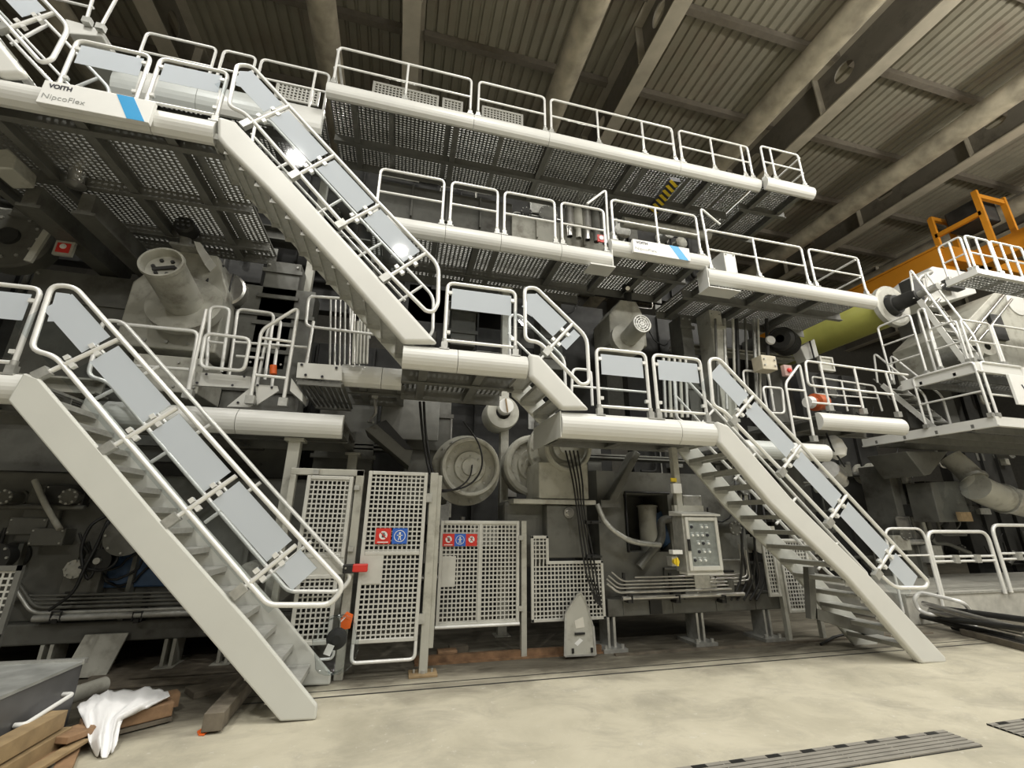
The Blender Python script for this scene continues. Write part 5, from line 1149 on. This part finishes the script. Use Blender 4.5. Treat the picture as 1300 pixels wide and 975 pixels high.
pxthing('guard_rail', 'tube rail with a rounded corner below the long upper stair', 'railing', 7.4, [('frame', [(450, 380), (392, 376), (388, 414), (495, 427)]), ('post', [(398, 408), (389, 462)]), ('post', [(449, 380), (446, 420)])], GS)
t = thing('bolted_bracket', (at(280, 500, YG+.1).x, YG+.1, az(280, 520, YG+.1)), 'pale bolted step frame with gusset plates behind the big left stair', 'frame')
q = MB(); q.prism([at(*p, YG+.15) for p in ((246, 472), (318, 478), (318, 493), (244, 489))], (0, .05, 0)); q.build('beam', fascia_m, t)
MB().prism([at(*p, YG+.1) for p in ((288, 516), (319, 491), (322, 512), (318, 517))], (0, .03, 0)).prism([at(*p, YG+.1) for p in ((324, 488), (352, 490), (354, 496), (326, 514))], (0, .03, 0)).build('gusset', fascia_m, t)
q = MB()
for px, py in ((262, 475), (310, 478), (250, 486), (295, 489), (302, 511), (327, 489), (345, 492)): q.cyl(at(px, py, YG+.12), at(px, py, YG+.08), .018, n=8)
q.build('bolts', ink, t); MB().prism([at(*p, YG+.05) for p in ((370, 480), (384, 500), (384, 510), (368, 496))], (0, .3, 0)).build('toe_box', fascia_m, t)
YN = 6.75
sx0, sx1 = at(434, 463, YN).x, at(512, 465, YN).x; sz_ = az(436, 461, YN)
w_n = walkway('short walkway piece tucked behind the left end of the middle landing', sx0, sx1, YN, 8.2, sz_, .34, (at(486, 466, YN).x,), step=.6)
t = thing('toe_plate', (at(405, 470, 6.6).x, 6.6, az(405, 482, 6.6)), 'pale bolted plate with a grating edge left of the middle landing', 'plate'); MB().prism([at(*p, 6.6) for p in ((378, 460), (434, 464), (434, 483), (376, 479))], (0, .03, 0)).build('plate', fascia_m, t)
q = MB()
for px, py in ((383, 463), (427, 467), (388, 476), (409, 478)): q.cyl(at(px, py, 6.61), at(px, py, 6.57), .02, n=8)
q.build('bolts', ink, t); q = MB(); p0 = at(378, 480, 6.64); p1 = at(434, 484, 6.64)
for k in range(9): p = p0.lerp(p1, k/8); q.span((p.x-.02, 6.64, p.z-.05), (p.x+.02, 8.2, p.z-.02))
q.span((p0.x, 6.64, p0.z-.09), (p1.x, 6.68, p0.z-.02)).span((p0.x, 8.15, p0.z-.09), (p1.x, 8.2, p0.z-.02)); q.build('slats', under_m, t)
one(MB().cyl(at(347, 464, 6.95), at(347, 475, 6.95), .05, n=14), 'warning_tag', oring, 'red tag on a post behind the sloping tube rail', 'tag')
GRD = 'vertical rods below the long upper stair'
for k in range(7): px = 420+6.2*k; one(MB().tube([at(px, 380, 8.0), at(px-1.5, 470, 8.0)], .02, 8), 'rod', steel if k % 3 else galv, 'vertical steel rod below the long upper stair, %s of seven from the left' % ['first', 'second', 'third', 'fourth', 'fifth', 'sixth', 'last'][k], 'rod', GRD)
for k in range(5): px = 450+4.4*k; one(MB().tube([at(px, 408, 7.7), at(px-2, 462, 7.7)], .024, 8), 'rod', machl, 'pale short rod in front of the steel rods, %s of five from the left' % ['first', 'second', 'middle', 'fourth', 'last'][k], 'rod', GRD)
# left dark zone
o = at(12, 300, 8.3); t = thing('rotor_disc', (o.x, 8.3, o.z-.6), 'dark round rotor disc at the left picture edge', 'disc'); MB().lathe(o, (0, 1, 0), [(0, .15), (0, .55), (.05, .58), (.3, .58)], 40).build('disc', mach, t); MB().lathe(o, (0, -1, 0), [(-.1, .18), (.05, .15), (.05, 0)], 24).build('hub', machd, t)
q = MB(); boltring(q, o, (0, -1, 0), .40, 12, .03); q.build('bolts', galv, t)
t = thing('emergency_stop', (at(82, 316, 7.8).x, 7.8, az(82, 328, 7.8)), 'small red emergency stop plate on a grey bracket under the sign board walkway', 'emergency stop'); o = at(82, 316, 7.8)
MB().box(o, (.26, .05, .26)).build('back_plate', machl, t); MB().box(o+V((0, -.03, .0)), (.18, .02, .17)).build('red_plate', red, t); MB().lathe(o+V((.0, -.04, .02)), (0, -1, 0), [(0, .045), (.01, .045), (.01, .025), (.03, .025), (.03, 0)], 20).build('button', white, t); MB().bar(o+V((-.32, .02, .3)), o+V((-.42, .02, -.3)), .10, .05, (0, 1, 0)).build('bracket', machl, t)
for k, (px, lab) in enumerate(((40, 'left'), (108, 'right'))):
    p = at(px, 205+20*k, 6.6); one(MB().span((p.x-.18, 6.9, 6.30), (p.x+.0, 9.3, 6.62)).span((p.x-.24, 6.9, 6.25), (p.x+.06, 9.3, 6.30)), 'machine_girder', mach, lab+' heavy dark beam running away under the sign board walkway', 'beam')
t = thing('bracket_box', (at(8, 205, 6.4).x, 6.4, az(8, 215, 6.4)), 'pale bracket box at the left picture edge under the sign board walkway', 'bracket'); MB().prism([at(*p, 6.4) for p in ((-14, 190), (10, 188), (20, 198), (16, 214), (-14, 214))], (0, .4, 0)).build('box', machl, t, bevel=.02)
o = at(98, 222, 7.0); one(MB().lathe(o, (.15, 0, -1), [(-.3, .05), (-.25, .1), (.15, .1), (.2, .13), (.24, 0)], 20), 'work_lamp', steel, 'shiny round lamp housing under the sign board walkway', 'lamp')
# between the upper walkways
block('pale brown machine housing behind the middle upper railings', 'machine_housing', 'machine housing', (650, 272, 770, 320), 8.9, 9.8, machl, ribs=3)
block('dark machine housing between the middle and the topmost walkway', 'machine_housing', 'machine housing', (480, 228, 650, 300), 9.0, 9.9, mach, ribs=3)
for k in range(5): px = 722+11*k; one(MB().lathe(at(px, 262+2.4*k, 8.6), (0, 0, -1), [(0, 0), (0, .09), (.1, .12), (.55, .12), (.6, .07), (.9, .07)], 18), 'hydraulic_cylinder', [steel, machl, steel, mach, steel][k], 'short hydraulic cylinder behind the narrow railings, %s of five' % ['first', 'second', 'third', 'fourth', 'fifth'][k], 'cylinder', 'hydraulic cylinders behind the narrow railings')
t = thing('emergency_stop', (at(763, 303, 7.6).x, 7.6, az(763, 308, 7.6)), 'small red plate with a white dot behind the railing left of the small sign board', 'emergency stop'); o = at(763, 303, 7.6); MB().box(o, (.18, .03, .18)).build('plate', red, t); MB().lathe(o+V((0, -.02, .01)), (0, -1, 0), [(0, .055), (.008, .055), (.008, 0)], 18).build('dot', white, t)
t = thing('hazard_post', (at(848, 245, 8.3).x, 8.3, az(848, 262, 8.3)), 'slanted black and yellow striped post under the topmost walkway', 'post')
pa, pb = atz(857, 228, 9.70), atz(828, 268, 9.70); MB().bar(pa, pb, .26, .10, (0, 0, 1)).build('post', ink, t); dv = (pb-pa)
for k in range(7): p = pa+dv*((k+.5)/7); MB().box(p-V((0, 0, .05)), (.30, .07, .012), M.Rotation(.5, 3, 'Z')).build('yellow_stripe', yellow, t)
one(MB().tube([at(790, 282, 8.8), at(900, 300, 8.8)], .14, 18), 'pipe', machl, 'pale horizontal pipe behind the railing of the raised section', 'pipe')
block('pale box beside the railing right of the small sign board', 'machine_box', 'box', (918, 318, 938, 352), 7.9, 8.5, fascia_m, bolts=2)
GTB = 'white perforated toe panels along the rear upper walkways'
for k, (a, b_, Y, lab) in enumerate((((352, 103), (408, 132), 8.4, 'white perforated panel left of the topmost walkway'), ((474, 103), (558, 132), 8.7, 'long white perforated panel behind the left railing of the topmost walkway'), ((562, 124), (588, 138), 8.7, 'small white perforated panel behind the left railing of the topmost walkway'), ((612, 134), (664, 155), 8.7, 'white perforated panel behind the short railing of the topmost walkway'))):
    p0, p1 = at(a[0], a[1], Y), at(b_[0], a[1]+(b_[0]-a[0])*.16, Y); z1 = p0.z; z0 = z1-.48
    t = thing('perforated_screen', ((p0.x+p1.x)/2, Y, z0), lab, 'mesh panel', GTB); mframe(p0.x, p1.x, z0, z1, Y, t, w=.06); meshfill(p0.x+.05, p1.x-.05, z0+.04, z1-.04, Y, t, .085, .034)
# right of the middle
GU = 'small tube rails behind the right stair'
pxthing('stair_rail', 'sloping tube rail with two posts behind the right stair', 'railing', 7.0, [('frame', [(1009, 556), (997, 487), (1015, 462), (1034, 560)]), ('bar', [(998, 494), (1021, 496)]), ('bar', [(1006, 529), (1028, 532)])], GU, [(1034, 560)])
pxthing('guard_rail', 'tube rail with many posts on the pale walkway right of the right stair', 'railing', 7.08, [('frame', [(1152, 476), (1022, 458), (1026, 489), (1134, 501)]), ('post', [(1041, 461), (1054, 520)]), ('post', [(1084, 467), (1097, 524)]), ('post', [(1124, 472), (1141, 528)]), ('bar', [(1030, 511), (1092, 516)])], GU, [(1054, 521), (1097, 525), (1141, 529)])
pxthing('guard_rail', 'tube loop with a middle post behind the head of the right stair', 'railing', 8.0, [('frame', [(950, 530), (943, 470), (975, 473), (983, 522)]), ('post', [(974, 473), (980, 500)])], GU)
pxthing('swing_gate', 'small rounded gate loop behind the right stair', 'gate', 7.6, [('frame', [(968, 491), (993, 493), (996, 525), (975, 524)], True)], GU)
pxthing('guard_rail', 'rear tube rail on the pale walkway right of the right stair', 'railing', 8.6, [('frame', [(1040, 518), (1030, 478), (1110, 490), (1120, 522)]), ('post', [(1068, 484), (1076, 522)]), ('bar', [(1036, 500), (1116, 506)])], GU)
pxthing('guard_rail', 'low rounded tube rail behind the low right walkway', 'railing', 6.65, [('frame', [(725, 510), (727, 468), (750, 470), (752, 515)]), ('bar', [(727, 490), (820, 498)])], GU)
GV = 'vertical pipes behind the low right walkway'
for k in range(8):
    px = 912+9*k+(k % 3)*2; one(MB().tube([at(px-4, 405, 8.1+.1*(k % 2)), at(px, 520, 8.1+.1*(k % 2))], .03+.012*(k % 2), 10), 'pipe', [mach, galv, machl, machd][k % 4], 'vertical pipe behind the low right walkway, %s of eight from the left' % ['first', 'second', 'third', 'fourth', 'fifth', 'sixth', 'seventh', 'last'][k], 'pipe', GV)
for k in range(5):
    px = 842+7*k; one(MB().tube([at(px, 455, 7.9), at(px+3, 530, 7.9)], .035, 10), 'pipe', machl if k % 2 else galv, 'pale upright pipe seen through the glazed panels of the low right walkway, %s of five' % ['first', 'second', 'third', 'fourth', 'fifth'][k], 'pipe', 'pale pipes behind the glazed panels')
block('cream junction box above the right stair railing', 'junction_box', 'box', (966, 450, 988, 470), 7.6, 7.9, mat('cream_paint', (.55, .50, .38), .5), bolts=2)
t = thing('emergency_stop', (at(999, 471, 7.5).x, 7.5, az(999, 480, 7.5)), 'pinkish emergency stop box with a red button behind the right stair', 'emergency stop'); o = at(999, 471, 7.5); MB().box(o, (.22, .1, .26)).build('box', mat('pale_red_box', (.45, .30, .27), .5), t, bevel=.01); MB().lathe(o+V((0, -.05, 0)), (0, -1, 0), [(0, .05), (.04, .05), (.05, 0)], 18).build('button', red, t)
t = thing('drive_motor', (at(1003, 428, 8.3).x, 8.3, az(1003, 445, 8.3)), 'dark round motor under the right upper walkway', 'motor'); o = at(990, 430, 8.2); MB().lathe(o, (.8, .5, .12), [(0, .1), (0, .24), (.1, .3), (.9, .3), (1.0, .2), (1.3, .18), (1.3, 0)], 28).build('casing', machd, t)
q = MB()
for k in range(7): q.lathe(o+V((.8, .5, .12)).normalized()*(.15+.1*k), (.8, .5, .12), [(0, .30), (0, .33), (.03, .33), (.03, .30)], 28)
q.build('cooling_fins', machd, t); MB().lathe(at(978, 432, 8.1), (-.3, -1, 0), [(0, .12), (.04, .10), (.04, 0)], 20).build('end_cap', fascia_m, t)
t, w = wedge('pale strap plates hanging below the right end of the right upper walkway', 'strap_plate', 'plate', [(1016, 440), (1034, 430), (1040, 452), (1024, 458)], 8.4, 8.7, fascia_m); MB().tube([at(1028, 433, 8.35), at(1034, 456, 8.35)], .02).build('cable', black, t)
t = thing('indicator_cabinet', (at(1045, 455, 8.0).x, 8.0, az(1045, 470, 8.0)), 'small cream framed panel right of the pale strap plates', 'panel'); a, b_ = pspan(1039, 452, 1060, 472, 8.0, 8.06); MB().span(a, b_).build('back', machl, t); mframe(a[0], b_[0], b_[2], a[2], 7.99, t, w=.05)
t = thing('traffic_cone', (at(1048, 518, 7.5).x, 7.5, az(1048, 524, 7.5)), 'orange plastic cone lying on the pale walkway', 'cone'); o = at(1030, 514, 7.5); MB().lathe(o+V((0, 0, .06)), (1, .1, .10), [(0, .11), (.1, .13), (.12, .20), (.42, .17), (.44, 0)], 24).build('cone', mat('faded_orange', (.50, .11, .03), .5), t); MB().lathe(o+V((0, 0, .06)), (-1, -.1, -.10), [(0, .14), (.12, .12), (.12, 0)], 24).build('white_tip', white, t)
o = at(1060, 570, 7.6); t = thing('lamp_shade', (o.x, 7.6, o.z-.2), 'white bulging lamp cover hanging under the pale walkway', 'lamp'); MB().lathe(o+V((0, 0, .3)), (0, 0, -1), [(0, .06), (.1, .16), (.3, .22), (.45, .18), (.55, .0)], 20).build('cover', white, t); MB().tube([o+V((-.15, 0, .35)), o+V((-.2, -.1, 0)), o+V((.05, -.1, -.4))], .02).build('cable', black, t)
t = thing('valve_block', (at(1058, 600, 7.8).x, 7.8, az(1058, 608, 7.8)), 'shiny valve block behind the railing of the right stair', 'valve'); MB().lathe(at(1052, 596, 7.7), (.9, .4, -.3), [(0, 0), (0, .2), (.4, .22), (.5, .12), (.8, .12), (.8, 0)], 24).build('body', steel, t); MB().box(at(1066, 598, 7.8), (.3, .3, .25)).build('flange', mach, t)
# columns that carry the walkways
GC = 'square posts carrying the walkways'
for k, (px, py, Y, z1, lab) in enumerate(((374, 560, 6.75, ZL-.34, 'pale square post carrying the low walkway beside the narrow mesh gate'), (450, 560, 8.3, ZL-.3, 'square post at the rear of the low walkway above the gates'), (640, 620, 8.2, ZU-.4, 'tall square post behind the two drums'), (400, 300, 9.05, ZT-.4, 'tall square post behind the long upper stair'))):
    x = at(px, py, Y).x; one(MB().span((x-.08, Y, 0), (x+.08, Y+.16, z1)).span((x-.13, Y-.05, z1-.05), (x+.13, Y+.21, z1)).span((x-.14, Y-.06, 0), (x+.14, Y+.22, .02)), 'support_post', machl, lab, 'post', GC, bevel=.008)
pxthing('stair_rail', 'short slanting tube rail up to the raised section with the small sign board', 'railing', YB+.16, [('frame', [(745, 259), (769, 241), (773, 312)])], 'slanting tubes beside the raised section')
pxthing('stair_rail', 'short slanting tube rail down from the raised section, right of the small sign board', 'railing', YB+.16, [('frame', [(903, 338), (889, 264), (914, 285)])], 'slanting tubes beside the raised section')
pxthing('guard_rail', 'tall tube rail behind the stair at the top left corner', 'railing', 7.0, [('frame', [(109, 28), (126, -30), (160, -24), (127, 36)]), ('bar', [(60, -4), (119, 10)])], None, [(110, 30), (127, 38)])
t = thing('deck_edge', (at(98, 36, 7.05).x, 7.05, az(98, 44, 7.05)), 'white deck edge behind the stair at the top left corner', 'edge'); MB().prism([at(*p, 7.05) for p in ((82, 23), (130, 37), (130, 46), (86, 42))], (0, 1.2, 0)).build('plate', fascia_m, t, bevel=.02)
